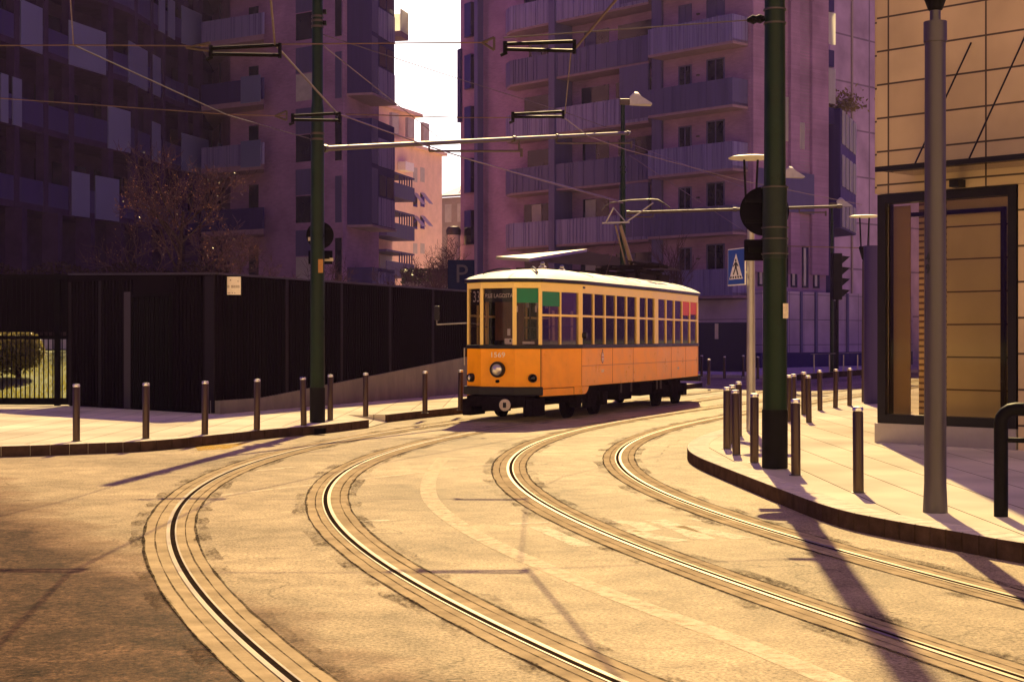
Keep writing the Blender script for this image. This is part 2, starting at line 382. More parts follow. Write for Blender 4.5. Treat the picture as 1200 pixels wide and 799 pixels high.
# ------------------------------------------------------------------ tracks
CA = [1.0605012120483091e-07, -2.0600112115358927e-05, 0.0010524352340267075, -0.002217422590384169, -0.5365453586581809, 3.4321368580000633]
CB = [2.670317724800045e-07, -4.3500909755910464e-05, 0.0023724146699894426, -0.038780404801302154, -0.09390992488106843, 5.208084851404022]
def poly(c, z):
    r = 0.0
    for k in c: r = r*z+k
    return r
def centre(c, z0, z1):
    out = []; z = -8.0; lo, hi = z0, z1
    slo = poly(c, lo+.01)-poly(c, lo); slo /= .01; shi = (poly(c, hi)-poly(c, hi-.01))/.01
    while z < 95:
        x = poly(c, z) if lo <= z <= hi else (poly(c, lo)+slo*(z-lo) if z < lo else poly(c, hi)+shi*(z-hi))
        out.append(Vector((x, z))); z += .3 if z < 45 else 1.5
    return out
def offset(pl, d):              # to the right of travel when d > 0
    out = []
    for i, p in enumerate(pl):
        t = (pl[min(i+1, len(pl)-1)]-pl[max(i-1, 0)]).normalized()
        out.append(p+Vector((t.y, -t.x))*d)
    return out
def strip(mb, pl, a, b, z, jitter=0):
    L = offset(pl, a); Rr = offset(pl, b)
    def j(): return random.uniform(-jitter, jitter) if jitter else 0
    vl = [mb.bm.verts.new((p.x+j(), p.y, z)) for p in L]; vr = [mb.bm.verts.new((p.x+j(), p.y, z)) for p in Rr]
    for i in range(len(pl)-1): mb.bm.faces.new((vl[i], vl[i+1], vr[i+1], vr[i]))
def track(c, z0, z1, label, inner):
    pl = centre(c, z0, z1)
    t = thing('tram_track', label, 'tram track', (pl[0].x, pl[0].y, 0), 0, 'curved tram tracks set in the street')
    bed, joint, grit = MB(), MB(), MB()
    for s in (-1, 1):
        r = s*.7225
        rail, gr = MB(), MB()
        strip(bed, pl, r-.215, r+.215, .004)
        strip(joint, pl, r-.225, r-.205, .006, .008); strip(joint, pl, r+.205, r+.225, .006, .008)
        strip(joint, pl, r-.125, r-.115, .006, .004); strip(joint, pl, r+.125, r+.135, .006, .004)
        strip(grit, pl, r-.33, r-.21, .0052, .03)
        strip(grit, pl, r+.21, r+.32, .0052, .03)
        # the rail: running head, groove on its inner side, keeper lip
        i = -s
        a = sorted((r-i*.032, r)); strip(rail, pl, a[0], a[1], .010)
        a = sorted((r+i*.040, r+i*.053)); strip(rail, pl, a[0], a[1], .009)
        a = sorted((r, r+i*.040)); strip(gr, pl, a[0], a[1], .007)
        ro = rail.build('rail', 'rail', t, world=True); gr.build('groove', 'groove', ro, world=True)
    bed.build('concrete_bed', 'bed', t, world=True); joint.build('joint', M['joint_alpha'], t, world=True)
    gt = grit.build('ballast_grit', M['grit_alpha'], t, world=True)
    return pl
def grit_alpha():
    m = worn_paint('loose_grit', (.06, .042, .032), (.44, .60), 26, 1.4); M['grit_alpha'] = m; M['joint_alpha'] = worn_paint('crumbled_joint', (.02, .015, .012), (.30, .62))
grit_alpha()
plA = track(CA, 6.5, 41, 'tram track nearest the left pavement, with the tram standing on it', 1)
plB = track(CB, 6.5, 40, 'empty tram track nearest the right pavement and the green pole', 1)

# ------------------------------------------------------------------ ground, road, pavements
mb = MB(); mb.face([(-700, -200, -.03), (700, -200, -.03), (700, 900, -.03), (-700, 900, -.03)])
struct(mb, 'ground', 'earth', 'flat earth under the whole street', 'ground')
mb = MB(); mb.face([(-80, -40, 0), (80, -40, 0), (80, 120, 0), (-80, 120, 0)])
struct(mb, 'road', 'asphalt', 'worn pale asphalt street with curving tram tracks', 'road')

def pavement(outline, kerb, name, label, kname, klabel, inset=.02):
    # outline: closed polygon of the pavement; kerb: the open polyline along the carriageway
    struct(MB().prism(outline, -.05, .15), name, 'paving', label, 'pavement')
    mb = MB()
    n = len(kerb)
    for i in range(n-1):
        mb.wall(kerb[i], kerb[i+1], -.05, .154, .30) if False else None
    a = [Vector(k) for k in kerb]; inn = offset(a, KS*.30)
    for i in range(n-1):
        L = (a[i+1]-a[i]).length; m = max(1, round(L/1.1))
        for k in range(m):
            f0, f1 = k/m, (k+1)/m; g = .004/max(L, .1)
            p0, p1 = a[i].lerp(a[i+1], f0+g), a[i].lerp(a[i+1], f1-g); q0, q1 = inn[i].lerp(inn[i+1], f0+g), inn[i].lerp(inn[i+1], f1-g)
            mb.hexa([(*p0, -.05), (*p1, -.05), (*q1, -.05), (*q0, -.05)], [(*p0, .155), (*p1, .155), (*q1, .155), (*q0, .155)])
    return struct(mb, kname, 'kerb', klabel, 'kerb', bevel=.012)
def smooth_line(pts, it=2):
    pts = [Vector(p) for p in pts]
    for _ in range(it):
        q = [pts[0]]
        for a, b in zip(pts, pts[1:]): q += [a*.75+b*.25, a*.25+b*.75]
        q.append(pts[-1]); pts = q
    return pts
kr = smooth_line([(14, .5), (9, 4.6), (6.4, 7.3), (4.7, 9.7), (3.73, 11.2), (3.43, 11.95), (3.12, 12.6), (2.81, 13.5), (2.63, 15.6), (2.44, 18.0), (2.33, 19.5), (2.36, 20.9), (2.62, 22.5), (3.05, 24.1), (3.5, 25.4), (4.4, 28), (5.6, 31.3), (7, 34.6), (9, 39), (14, 50), (22, 66)])
inn = [p+Vector((.02, 0)) for p in kr]
KS = 1
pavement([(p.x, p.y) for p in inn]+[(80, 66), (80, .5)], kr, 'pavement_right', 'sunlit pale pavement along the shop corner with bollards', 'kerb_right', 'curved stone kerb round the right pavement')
kl1 = smooth_line([(-40, 17), (-20, 19), (-10, 20.6), (-7.07, 21.2), (-6.13, 21.8), (-5.27, 22.3), (-4.66, 24-.4), (-3.95, 25.4), (-3.3, 26.3), (-2.62, 28.2)], 2)
kl2 = smooth_line([(-2.45, 30.0), (-2.05, 31.1), (-1.5, 32.4), (-.94, 33.75), (.45, 37.1), (2.1, 41), (4, 45.6), (5.9, 50), (6.6, 52.3), (6.3, 54.5), (4.0, 58), (-2, 63)], 2)
KS = -1
gapline = [(-3.3, 28.6), (-3.2, 30.0)]
out = [(p.x-.02, p.y+.01) for p in kl1]+gapline+[(p.x-.02, p.y+.01) for p in kl2]+[(-45, 80), (-80, 80), (-80, 17)]
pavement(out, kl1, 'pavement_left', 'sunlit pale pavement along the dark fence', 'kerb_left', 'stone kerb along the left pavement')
mb = MB()
a = kl2
innl = offset(a, -.30)
for i in range(len(a)-1):
    mb.hexa([(*a[i], -.05), (*a[i+1], -.05), (*innl[i+1], -.05), (*innl[i], -.05)], [(*a[i], .155), (*a[i+1], .155), (*innl[i+1], .155), (*innl[i], .155)])
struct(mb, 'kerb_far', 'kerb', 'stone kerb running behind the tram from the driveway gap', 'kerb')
mb = MB(); mb.face([(-2.64, 28.2, .012), (-2.44, 30.0, .012), (-3.2, 30.0, .146), (-3.3, 28.6, .146)])
struct(mb, 'driveway_ramp', 'paving', 'lowered driveway ramp between the two left kerbs', 'ramp')
# far pavement in front of the big block
far = [(9.5, 62), (14, 68), (24, 78), (60, 110), (60, 140), (-40, 140), (-40, 84), (4, 70)]
struct(MB().prism(far, -.05, .14), 'pavement_far', 'paving', 'shaded pavement in front of the brick block', 'pavement')

def ground_strip(pts, w, m, name, label, z=.002):
    mb = MB(); pl = [Vector(p) for p in pts]; strip(mb, pl, -w/2, w/2, z); return struct(mb, name, m, label, 'road marking')
def gl(px): return [G(u, v).xy for u, v in px]
ground_strip(smooth_line(gl([(520, 536), (504, 556), (500, 577), (512, 596), (545, 620), (600, 648), (680, 682), (760, 713), (850, 745), (960, 790), (1050, 830)]), 2), .17, 'paintfaint', 'road_marking', 'long faint curved line worn almost away between the rails', .0025)
ground_strip(gl([(225, 584), (330, 572), (384, 566)]), .10, 'paintfaint', 'road_marking', 'faint straight line crossing between the left rails')
ground_strip(gl([(408, 563), (490, 554), (575, 543)]), .12, 'paintfaint', 'road_marking', 'faint straight line between the two tracks')
ground_strip(gl([(415, 611), (456, 609.5)]), .10, 'paint', 'road_marking', 'short worn white dash beside the inner left rail')
ground_strip(gl([(597, 614), (642, 612)]), .10, 'paint', 'road_marking', 'short worn white dash lying level beside the third rail')
ground_strip(gl([(630, 617), (684, 640)]), .16, 'paint', 'road_marking', 'slanting worn white dash beside the third rail')
ground_strip(gl([(296, 552), (345, 547)]), .10, 'paintfaint', 'road_marking', 'faint dash near the outermost left rail')
for px, lab in (([(706, 610), (745, 613), (762, 620), (740, 622)], 'worn hooked letter stroke painted on the street between the right rails'),
                ([(768, 609), (800, 620), (826, 632)], 'worn long diagonal stroke painted between the right rails'),
                ([(800, 616), (840, 625), (872, 631)], 'worn second diagonal stroke painted between the right rails'),
                ([(815, 607), (850, 613), (880, 618)], 'worn faint stroke painted nearest the rightmost rail'),
                ([(735, 622), (770, 630), (800, 634)], 'worn low stroke under the hooked letter')):
    ground_strip(gl(px), .20, 'paint', 'road_marking', lab)
for px, w, lab in (([(336, 532.5), (500, 535.5), (715, 537)], .05, 'dark tar seam crossing the street near the tram'), ([(400, 577), (480, 579), (585, 574)], .03, 'thin tar seam between the two tracks'),
                ([(232, 655), (310, 654), (420, 652)], .02, 'thin tar seam between the left rails'), ([(182, 571), (260, 572.5), (290, 572)], .03, 'thin tar seam left of the outermost rail')):
    pl = smooth_line(gl(px), 3); mbx = MB()
    for p in pl: p.y += random.uniform(-.04, .04)
    strip(mbx, pl, -w/2, w/2, .0015); struct(mbx, 'tar_seam', M['grit_alpha'], lab, 'road seam')
# slot of the old diagonal drain joint on the right
pl = [v for v in gl([(770, 541), (776, 530), (786, 520), (805, 512)])]; mbx = MB(); strip(mbx, smooth_line(pl, 2), -.012, .012, .0015); struct(mbx, 'tar_seam', M['grit_alpha'], 'bent dark crack between the right track and the kerb tip', 'road seam')
mb = MB(); q = [G(228, 523), G(290, 519), G(268, 526), G(232, 528)]; mb.face([(p.x, p.y, .003) for p in q])
struct(mb, 'road_marking', worn_paint('yellow_stain', (.55, .33, .02), (.38, .6)), 'yellow paint stain at the foot of the left kerb', 'road marking')

q = G(376, 509); tag(MB().box(q.x-.09, q.x+.09, q.y-.15, q.y+.012, .02, .11).build('drain_slot', 'gatebar'), 'dark square drain slot in the left kerb below the green pole', 'drain')
# ------------------------------------------------------------------ bollards
def make_bollard(label):
    t = thing('bollard', label, 'bollard', group='steel bollards along the pavements')
    MB().lathe([(0, 0), (.052, 0), (.052, .775), (.047, .783), (.047, .79), (0, .79)], seg=24).build('post', 'steelpost', t, smooth=True)
    MB().lathe([(0, .79), (.049, .79), (.0525, .794), (.0525, .822), (.047, .832), (0, .836)], seg=24).build('cap', 'steelcap', t, smooth=True)
    MB().lathe([(0, .001), (.075, .001), (.075, .006), (.053, .008), (.053, .02), (0, .02)], seg=20).build('foot_ring', 'darksteel', t, smooth=True)
    return t
BL = [
 (89.5, 517, 'bollard standing in front of the left end of the fence beside the barred gate'),
 (171, 514, 'bollard standing in front of the dark slatted door in the fence'),
 (240, 509.5, 'bollard below the pale plaque, left of the fence corner'),
 (301, 504, 'bollard right of the fence corner, between the plaque and the left green pole'),
 (356, 499, 'bollard standing just left of the left green pole'),
 (387, 492.5, 'bollard standing just right of the left green pole'),
 (428.5, 488, 'bollard at the driveway gap in the left kerb'),
 (498, 484, 'first bollard past the driveway gap, by the sloping concrete base'),
 (539.5, 480.5, 'bollard closest to the front of the tram'),
 (852, 526, 'bollard standing foremost at the tip of the right kerb'),
 (857.5, 520, 'bollard half hidden behind the foremost one at the kerb tip'),
 (863, 533, 'bollard overlapping the foremost pair at the kerb tip on their right side'),
 (865.5, 511, 'short-looking bollard behind the cluster at the kerb tip'),
 (884, 542, 'bollard just left of the thick right green pole'),
 (932.7, 557, 'bollard just right of the thick right green pole'),
 (1006, 577, 'lone bollard on the right pavement, nearest the camera'),
 (930, 491, 'bollard behind the right green pole, leftmost past it'),
 (924.5, 494, 'bollard peeping out at the right edge of the thick green pole'),
 (942, 486, 'rear bollard of the close pair right of the thick green pole'),
 (948, 495, 'front bollard of the close pair right of the thick green pole'),
 (961, 481, 'first bollard of the row of three by the far kerb'),
 (979, 478, 'middle bollard of the row of three by the far kerb'),
 (995.6, 475.5, 'last bollard of the row of three, nearest the shop corner'),
 (822, 441, 'shaded bollard at the rear end of the tram, taller-looking one'),
 (830.5, 451, 'shaded bollard just behind the tram, on the kerb'),
 (849, 443.5, 'shaded bollard in front of the dark blue wall'),
 (871, 441, 'shaded bollard left of the crossing sign post'),
 (888, 444, 'shaded bollard right of the crossing sign post'),
]
proto = None
for u, v, lab in BL:
    p = G(u, v, .15)
    if v < 460: p = G(u, v, .14)
    if proto is None: proto = make_bollard(lab); proto.location = p
    else: dup(proto, p, lab).rotation_euler = (random.gauss(0, .008), random.gauss(0, .010), random.uniform(0, 6))

# ------------------------------------------------------------------ green catenary poles
def ring_profile(pairs): return pairs
def clamp_ring(mb, z, r, h=.05): mb.lathe([(r*.9, z-h/2), (r+.012, z-h/2), (r+.012, z+h/2), (r*.9, z+h/2)], seg=24)
# left pole
pl_ = G(372, 495, .15)
lp = thing('catenary_pole', 'slim green tram wire pole on the left pavement carrying round and square signs', 'pole', pl_, 0, 'green tram wire poles')
MB().lathe([(0, 1.0-.99), (.138, .01), (.138, .62), (0, .62)]).build('base_sleeve', 'blackpaint', lp, smooth=True)
MB().lathe([(.128, .62), (.124, 3.0), (.118, 5.1), (.116, 5.55), (.10, 5.68), (.098, 8.5), (.0, 8.5)]).build('shaft', 'greenpole', lp, smooth=True)
for z in (5.02, 5.12, 7.02, 7.12, 7.2):
    mb = MB(); clamp_ring(mb, z, .12 if z < 5.6 else .10, .035); mb.build('clamp_band', 'brass', lp, smooth=True)
MB().lathe([(.10, 7.5), (.108, 7.5), (.108, 8.2), (.10, 8.2)]).build('collar', 'blackpaint', lp, smooth=True)
mb = MB(); mb.box(.10, .16, -.05, .05, 7.05, 7.12); mb.box(.10, .16, -.05, .05, 7.25, 7.32); mb.build('wire_anchor', 'blackpaint', lp)
mb = MB(); mb.box(.03, .115, -.132, -.124, 2.83-.18, 2.83+.06); mb.build('sticker', 'orangest', lp)
def round_sign(label, c, r, group, facing=1, stick=None):
    t = thing('round_sign', label, 'sign', c, 0, group)
    MB().lathe([(0, 0), (r, 0), (r, .025), (r-.02, .032), (0, .032)], (0, .0, 0), 40, (0, 1, 0)).build('plate', 'signback', t, smooth=True)
    mb = MB(); mb.box(-r*.8, r*.8, -.03, 0, .1, .14); mb.box(-r*.8, r*.8, -.03, 0, -.14, -.10); mb.build('rail', 'blackpaint', t)
    if stick: MB().box(stick[0]-.035, stick[0]+.035, -.006, -.001, stick[1]-.035, stick[1]+.035).build('sticker', 'sticker', t)
    return t
def box_sign(label, c, w, h, group, stick=None):
    t = thing('plate_sign', label, 'sign', c, 0, group)
    MB().box(-w/2, w/2, 0, .03, -h/2, h/2).build('plate', 'signback', t, bevel=.01)
    MB().box(-w/2+.05, w/2-.05, -.03, -.001, -.03, .03).build('rail', 'blackpaint', t)
    if stick: MB().box(stick[0]-.09, stick[0]+.09, -.006, -.001, stick[1]-.03, stick[1]+.03).build('sticker', 'sticker', t)
    return t
zL = pl_.y
c = W(373.5, 275, zL); c.y += .17
round_sign('round traffic sign seen from its dark back on the left green pole', c, .245, 'signs seen from behind', stick=(-.175, -.07))
c = W(374, 301, zL); c.y += .17
box_sign('dark rectangular plate under the round sign on the left green pole', c, .43, .24, 'signs seen from behind', stick=(.14, -.04))
# right pole
pr_ = G(908, 549, .15)
rp = thing('catenary_pole', 'thick dark green tram wire pole on the right pavement with a big round sign', 'pole', pr_, 0, 'green tram wire poles')
MB().lathe([(0, .01), (.148, .01), (.148, .68), (0, .68)]).build('base_sleeve', 'blackpaint', rp, smooth=True)
MB().lathe([(.140, .68), (.134, 2.2), (.124, 3.6), (.118, 5.2), (.112, 9.6), (0, 9.6)]).build('shaft', 'greenpole', rp, smooth=True)
for v in (28, 12, 220, 267, 280, 297.5):
    mb = MB(); clamp_ring(mb, W(900, v, pr_.y).z-.15, .119 if v < 100 else .146, .02 if v < 100 else .014); mb.build('clamp_band', 'darksteel', rp, smooth=True)
za, zb = W(900, 303, pr_.y).z-.15, W(900, 218, pr_.y).z-.15
MB().lathe([(.12, za), (.141, za), (.141, zb), (.12, zb)], seg=28).build('sign_sleeve', mat('grey_sleeve', (.012, .018, .013), .45, 0, var=.3, scale=5, spec=.15), rp, smooth=True)
z5 = W(885, 22, pr_.y).z-.15
mb = MB(); mb.lathe([(0, 0), (.03, 0), (.055, .05), (.04, .09), (.055, .13), (.02, .2), (0, .2)], (-.12, 0, z5), 14, (-1, 0, -.1)); mb.build('wire_insulator', 'blackpaint', rp, smooth=True)
mb = MB(); q = W(918.5, 363, pr_.y)-pr_; mb.box(.07, .13, -.142, -.136, q.z-.1, q.z+.07)
mb.build('sticker', 'sticker', rp)
c = W(899, 246, pr_.y); c.y += .18
round_sign('big round traffic sign seen from its black back on the right green pole', c, .285, 'signs seen from behind')
c = W(899, 292, pr_.y); c.y += .18
box_sign('black rectangular plate under the big round sign on the right green pole', c, .47, .245, 'signs seen from behind')

# middle mast with hood lamp, and its two twins further down the street
def hood_lamp(mbw, p, s=1):     # street-lamp hood reaching to +x
    x, y, z = p
    prof = [(-.02, .12, .06), (.12, .26, .10), (.22, .24, .14), (.34, .10, .19), (.62, -.14, .22)]
    rows = []
    for dx, top, w in prof:
        a = [(x+dx*s, y-w*s, z-.14*s), (x+dx*s, y-w*s*.8, z+top*s*.75), (x+dx*s, y, z+top*s), (x+dx*s, y+w*s*.8, z+top*s*.75), (x+dx*s, y+w*s, z-.14*s)]
        rows.append([mbw.bm.verts.new(q) for q in a])
    for a, b in zip(rows, rows[1:]):
        for k in range(4): mbw.bm.faces.new((a[k], a[k+1], b[k+1], b[k]))
        mbw.bm.faces.new((a[4], a[0], b[0], b[4]))
    mbw.bm.faces.new(rows[0][::-1]); mbw.bm.faces.new(rows[-1])
def lamp_mast(label, x, y, top, group, r=.085, lamp=True):
    t = thing('lamp_mast', label, 'lamp post', (x, y, .15), 0, group)
    MB().lathe([(0, 0), (r*1.25, 0), (r*1.2, 3.2), (r*1.05, 3.4), (r*.95, 6.0), (r*.8, 6.2), (r*.75, top-.15), (0, top-.15)], seg=18).build('shaft', 'greenpole', t, smooth=True)
    for z in (4.55, 4.75, 5.9, 6.35, 6.5):
        mb = MB(); clamp_ring(mb, z, r, .05); mb.build('clamp_band', 'greenpole', t, smooth=True)
    mb = MB(); hood_lamp(mb, (.22, 0, top-.02), 1.0); h = mb.build('lamp_hood', 'hoodpaint', t, smooth=True)
    MB().box(-.1, .2, -.07, .07, top-.16, top+.02).build('lamp_bracket', 'brass', t, bevel=.02)
    return t
zm = 45.0
pm = W(730, 300, zm)
lamp_mast('green mast with a pale hood lamp rising behind the tram', pm.x, zm, W(730, 117, zm).z-.15, 'green masts with hood lamps')
zh = 52.0
ph = W(913, 300, zh); lamp_mast('mast mostly hidden behind the thick green pole, its hood lamp peeping out', ph.x, zh, W(913, 203, zh).z-.15, 'green masts with hood lamps')
zq = 66.0
pq = W(975, 300, zq); lamp_mast('distant mast with a hood lamp in front of the dark balconies', pq.x, zq, W(975, 238, zq).z-.15, 'green masts with hood lamps', .07)
# cantilever beams
def beam(label, p, q, droppers, r=.045, group='bracket arms carrying the tram wire'):
    t = thing('bracket_arm', label, 'bracket arm', p, 0, group)
    MB().tube([p, q], r, 10).build('tube', 'brass', t, world=True, smooth=True)
    for f, L in droppers:
        mb = MB(); c = Vector(p).lerp(Vector(q), f); mb.tube([c-Vector((0, 0, r)), c-Vector((.0, 0, .16))], .02, 6)
        e = c+Vector((L, 0, -.16)); mb.tube([c-Vector((0, 0, .16)), e], .024, 6); mb.tube([e+Vector((0, 0, .05)), e-Vector((0, 0, .12))], .03, 6)
        mb.build('steady_arm', 'brass', t, world=True, smooth=True)
    d = (Vector(q)-Vector(p)).normalized()
    for f in (.005, .5, .66, .985):
        mb = MB(); mb.tube([Vector(p).lerp(Vector(q), f)-d*.06, Vector(p).lerp(Vector(q), f)+d*.06], r*1.5, 10); mb.build('collar', 'darksteel', t, world=True, smooth=True)
    return t
pa = W(377, 174.5, zL); pb = W(738, 156, zm)
beam('long horizontal tube between the left green pole and the middle mast', pa, pb, [(.245, 1.9), (.52, 0), (.66, 1.9)], .05)
pc, pd = W(735, 249.5, zh), W(987, 242, zh)
beam('long horizontal tube passing behind the big round sign', pc, pd, [(.12, -1.0), (.80, .9)], .05)

# ------------------------------------------------------------------ overhead wires
def wire(label, pts, r=.010, m='copper', sag=0.0, name='overhead_wire', group='overhead tram wires'):
    P = []
    for a, b in zip(pts, pts[1:]):
        a = Vector(a); b = Vector(b)
        for k in range(8):
            f = k/8; q = a.lerp(b, f); q.z -= sag*4*f*(1-f); P.append(q)
    P.append(Vector(pts[-1]))
    o = MB().tube(P, r, 6).build(name, m, smooth=True); return tag(o, label, 'wire', group)
CWH = 4.78
def C(u, v, h=CWH):
    z = (h-EYE)*F0/(HV-v); return W(u, v, z)
wA = [C(312, -60), C(322, 52), C(395, 133), C(500, 171), C(548, 186), C(640, 213), C(730, 238)]
wire('contact wire following the left track from the top edge down to the tram', wA, .012)
wB = [C(770, -60), C(722, 0), C(674, 57)]
wire('dark contact wire slanting down to the insulator bars over the right track', wB, .014)
wire('contact wire dropping from the upper right insulator bars to the lower ones', [C(669, 62), C(662, 134)], .007)
wire('contact wire running from the lower right insulator bars past the middle mast', [C(661, 138), C(690, 160), C(735, 176), C(870, 212), C(1010, 240)], .007)
z1 = 16.4
wire('span wire crossing high on the left as far as the upper insulator bars', [W(-60, 54, z1), W(83, 53, z1), W(245, 54, z1)], .007)
wire('span wire from the upper left insulator bars across the sky gap', [W(325, 52, z1), W(572, 50, z1)], .007)
wire('pale span wire rising from the yoke to the insulator on the thick green pole', [W(590, 44.5, z1), W(876, 24, pr_.y)], .007, 'brass')
z2 = 21.2
wire('lower span wire crossing the dark apartment block on the left', [W(-60, 111, z2), W(265, 134, z2), W(335, 136, z2)], .007)
wire('lower span wire between the two pairs of insulator bars', [W(405, 134, z2), W(545, 138, z2), W(600, 138, z2)], .007)
wire('bright stay wire from the upper span down to the left green pole', [W(86, 53, z1), W(265, 134.5, z2), W(364, 163, zL)], .009, 'brass')
wire('short wire dropping from the top edge to the upper left span', [C(80, -40), C(86, 52)], .007)
wire('stay wire from the upper clamp of the left pole to the middle mast', [W(379, 41, zL), W(545, 95, 33), W(660, 131, 39), W(726, 155, zm)], .010, 'brass')
wire('stay wire from the left pole down to the long tube', [W(379, 54, zL), W(520, 166, 36)], .009)
wire('thin wire fanning right from the middle mast to the crossing lamp', [W(737, 168, zm), W(877, 222, 60)], .010)
wire('lowest thin wire fanning right from the middle mast', [W(737, 182, zm), W(880, 276, 62)], .010)
wire('thin wire between the left track wire and the middle mast across the dark balconies', [W(500, 171, 25.5), W(556, 189, 29), W(728, 236, zm)], .010)
wire('thin wire low across the far tall wall on the right', [W(900, 288, 62), W(1027, 291, 62)], .02)
def insulator(label, a, b, drop=.12, yoke=None, m='blackpaint'):
    a, b = Vector(a), Vector(b)
    t = thing('insulator_bars', label, 'insulator', a, 0, 'wire insulators hung over the tracks')
    for k, dz in enumerate((0, -drop)):
        MB().tube([a+Vector((0, 0, dz*.55)), b+Vector((0, 0, dz))], .020, 8).build('bar', m, t, world=True, smooth=True)
    mb = MB(); mb.tube([b+Vector((.0, 0, .02)), b+Vector((0, 0, -drop-.03))], .02, 8); mb.build('clamp', 'blackpaint', t, world=True, smooth=True); mb = MB()
    mb.tube([a+Vector((0, 0, .03)), a+Vector((0, 0, -.09))], .024, 8)
    mb.tube([a+Vector((.02, 0, -.09)), a+Vector((-.05, 0, -.12))], .018, 8)
    mb.build('clamp', 'blackpaint', t, world=True, smooth=True)
    if yoke:
        y = [Vector(p) for p in yoke]; MB().tube([y[0], y[1]], .014, 6).tube([y[1], y[2]], .014, 6).tube([y[2], y[0]], .014, 6).build('yoke', 'brass', t, world=True)
    return t
insulator('upper left insulator bars in front of the curved balconies', W(247, 57, z1), W(328, 53, z1), .11, [W(218, 56, z1), W(246, 50, z1), W(246, 60, z1)])
insulator('lower left insulator bars crossing the slim green pole', W(343, 136, z2), W(398, 133, z2), .10, [W(322, 136, z2), W(336, 130, z2), W(336, 141, z2)])
insulator('upper right insulator bars with triangular yoke before the brick block', W(592, 52, z1), W(673, 49, z1), .10, [W(565, 50, z1), W(579, 44, z1), W(579, 59, z1)])
insulator('lower right insulator bars before the brick block', W(601, 134, z2), W(660, 131, z2), .07)

# ------------------------------------------------------------------ lamp posts
def disc_lamp(label, u, v, vtop, m, r=.06, extra=None):
    p = G(u, v, .15)
    t = thing('disc_lamp_post', label, 'lamp post', p, 0, 'lamp posts with flat disc tops')
    H = W(u, vtop, p.y).z-.15
    MB().lathe([(0, 0), (r*1.1, 0), (r, 1.6), (r*.85, H-1.05), (0, H-1.05)], seg=20).build('shaft', m, t, smooth=True)
    MB().lathe([(.03, H-1.05), (.06, H-1.02), (.13, H-.76), (.12, H-.72), (0, H-.72)], seg=20).build('lamp_cone', 'blackpaint', t, smooth=True)
    for s in (-1, 1): MB().tube([(s*.08, 0, H-.74), (s*.11, 0, H-.03)], .018, 6).build('strut', 'blackpaint', t)
    MB().lathe([(0, H-.05), (.2, H-.045), (.36, H-.025), (.365, H-.012), (.3, H+.005), (0, H+.025)], seg=32).build('disc_reflector', 'hoodpaint', t, smooth=True)
    return t
cz = disc_lamp('pale disc-topped lamp post beside the crossing sign, half behind the green pole', 880, 505, 184, 'galv', .068)
disc_lamp('slim disc-topped lamp post before the tall far wall, near the shop corner', 1013, 471, 253, 'brass', .06)
# grey lamp post close to the camera, numbered 49
pg = G(1096, 600, .15)
gp = thing('grey_lamp_post', 'stout grey lamp post marked 49 standing before the shop window', 'lamp post', pg)
hz = lambda v: W(1092, v, pg.y).z-.15
MB().lathe([(0, .0), (.105, 0), (.094, .25), (.091, 2.2), (.088, hz(50)), (.099, hz(50)), (.099, hz(26)), (.03, hz(26))], seg=32).build('shaft', 'lamppost', gp, smooth=True)
MB().lathe([(.046, hz(27)), (.046, hz(10)), (0, hz(10))], seg=20).build('neck', 'lamppost', gp, smooth=True)
MB().lathe([(.045, hz(13)), (.06, hz(12)), (.155, hz(-24)), (.15, hz(-28)), (0, hz(-28))], seg=24).build('lamp_cone', 'blackpaint', gp, smooth=True)
mb = MB(); mb.tube([(-.11, 0, hz(-26)), (-.14, 0, hz(-80))], .02, 6); mb.tube([(.11, 0, hz(-26)), (.14, 0, hz(-80))], .02, 6); mb.build('strut', 'blackpaint', gp)
MB().lathe([(0, hz(-84)), (.4, hz(-82)), (.4, hz(-81)), (0, hz(-79))], seg=32).build('disc_reflector', 'white', gp, smooth=True)
for ch, v in (('4', 303), ('9', 316)):
    a = R(-58); c = Vector((math.sin(a)*.0935, -math.cos(a)*.0935, hz(v)))
    text('number_lettering', ch, .115, 'ink', gp, face_mat(c, (math.sin(a), -math.cos(a), 0)), .002, .8, .002)
# crossing sign on the disc lamp post
a = R(28); n_ = Vector((-math.sin(R(71)), -math.cos(R(71)), 0)); w_ = Vector((n_.y, -n_.x, 0))  # face looks left and toward the street
w_ = Vector((0, 0, 1)).cross(n_)
c0 = cz.location+Vector((-.10, -.02, 0)); c0.z = W(868, 312, cz.location.y).z
sg = thing('crossing_sign', 'blue pedestrian crossing sign on the pale lamp post', 'sign', c0)
ctr = -w_*.26
def quadp(mb, pts, off, t=.004):
    b = [ctr+w_*x+Vector((0, 0, z))+n_*off for x, z in pts]; mb.hexa(b, [q+n_*t for q in b])
mb = MB(); quadp(mb, [(-.30, -.30), (.30, -.30), (.30, .30), (-.30, .30)], 0, .02); mb.build('plate', 'white', sg)
mb = MB(); quadp(mb, [(-.285, -.285), (.285, -.285), (.285, .285), (-.285, .285)], .021, .003); mb.build('blue_field', 'blue', sg)
mb = MB(); quadp(mb, [(-.235, -.2), (.235, -.2), (0, .215)], .025, .003); mb.build('white_triangle', 'white', sg)
mb = MB()
k = .029
quadp(mb, [(.02*math.cos(t)-.0, .105+.026*math.sin(t)) for t in [i*math.pi/5 for i in range(10)]], k)
quadp(mb, [(-.03, -.02), (.035, -.02), (.03, .075), (-.025, .075)], k)
quadp(mb, [(-.03, -.02), (.0, -.02), (-.07, -.13), (-.1, -.12)], k); quadp(mb, [(.0, -.02), (.035, -.02), (.09, -.13), (.055, -.14)], k)
quadp(mb, [(-.025, .07), (-.03, .04), (-.09, -.0), (-.095, .02)], k); quadp(mb, [(.03, .07), (.03, .04), (.08, .0), (.09, .02)], k)
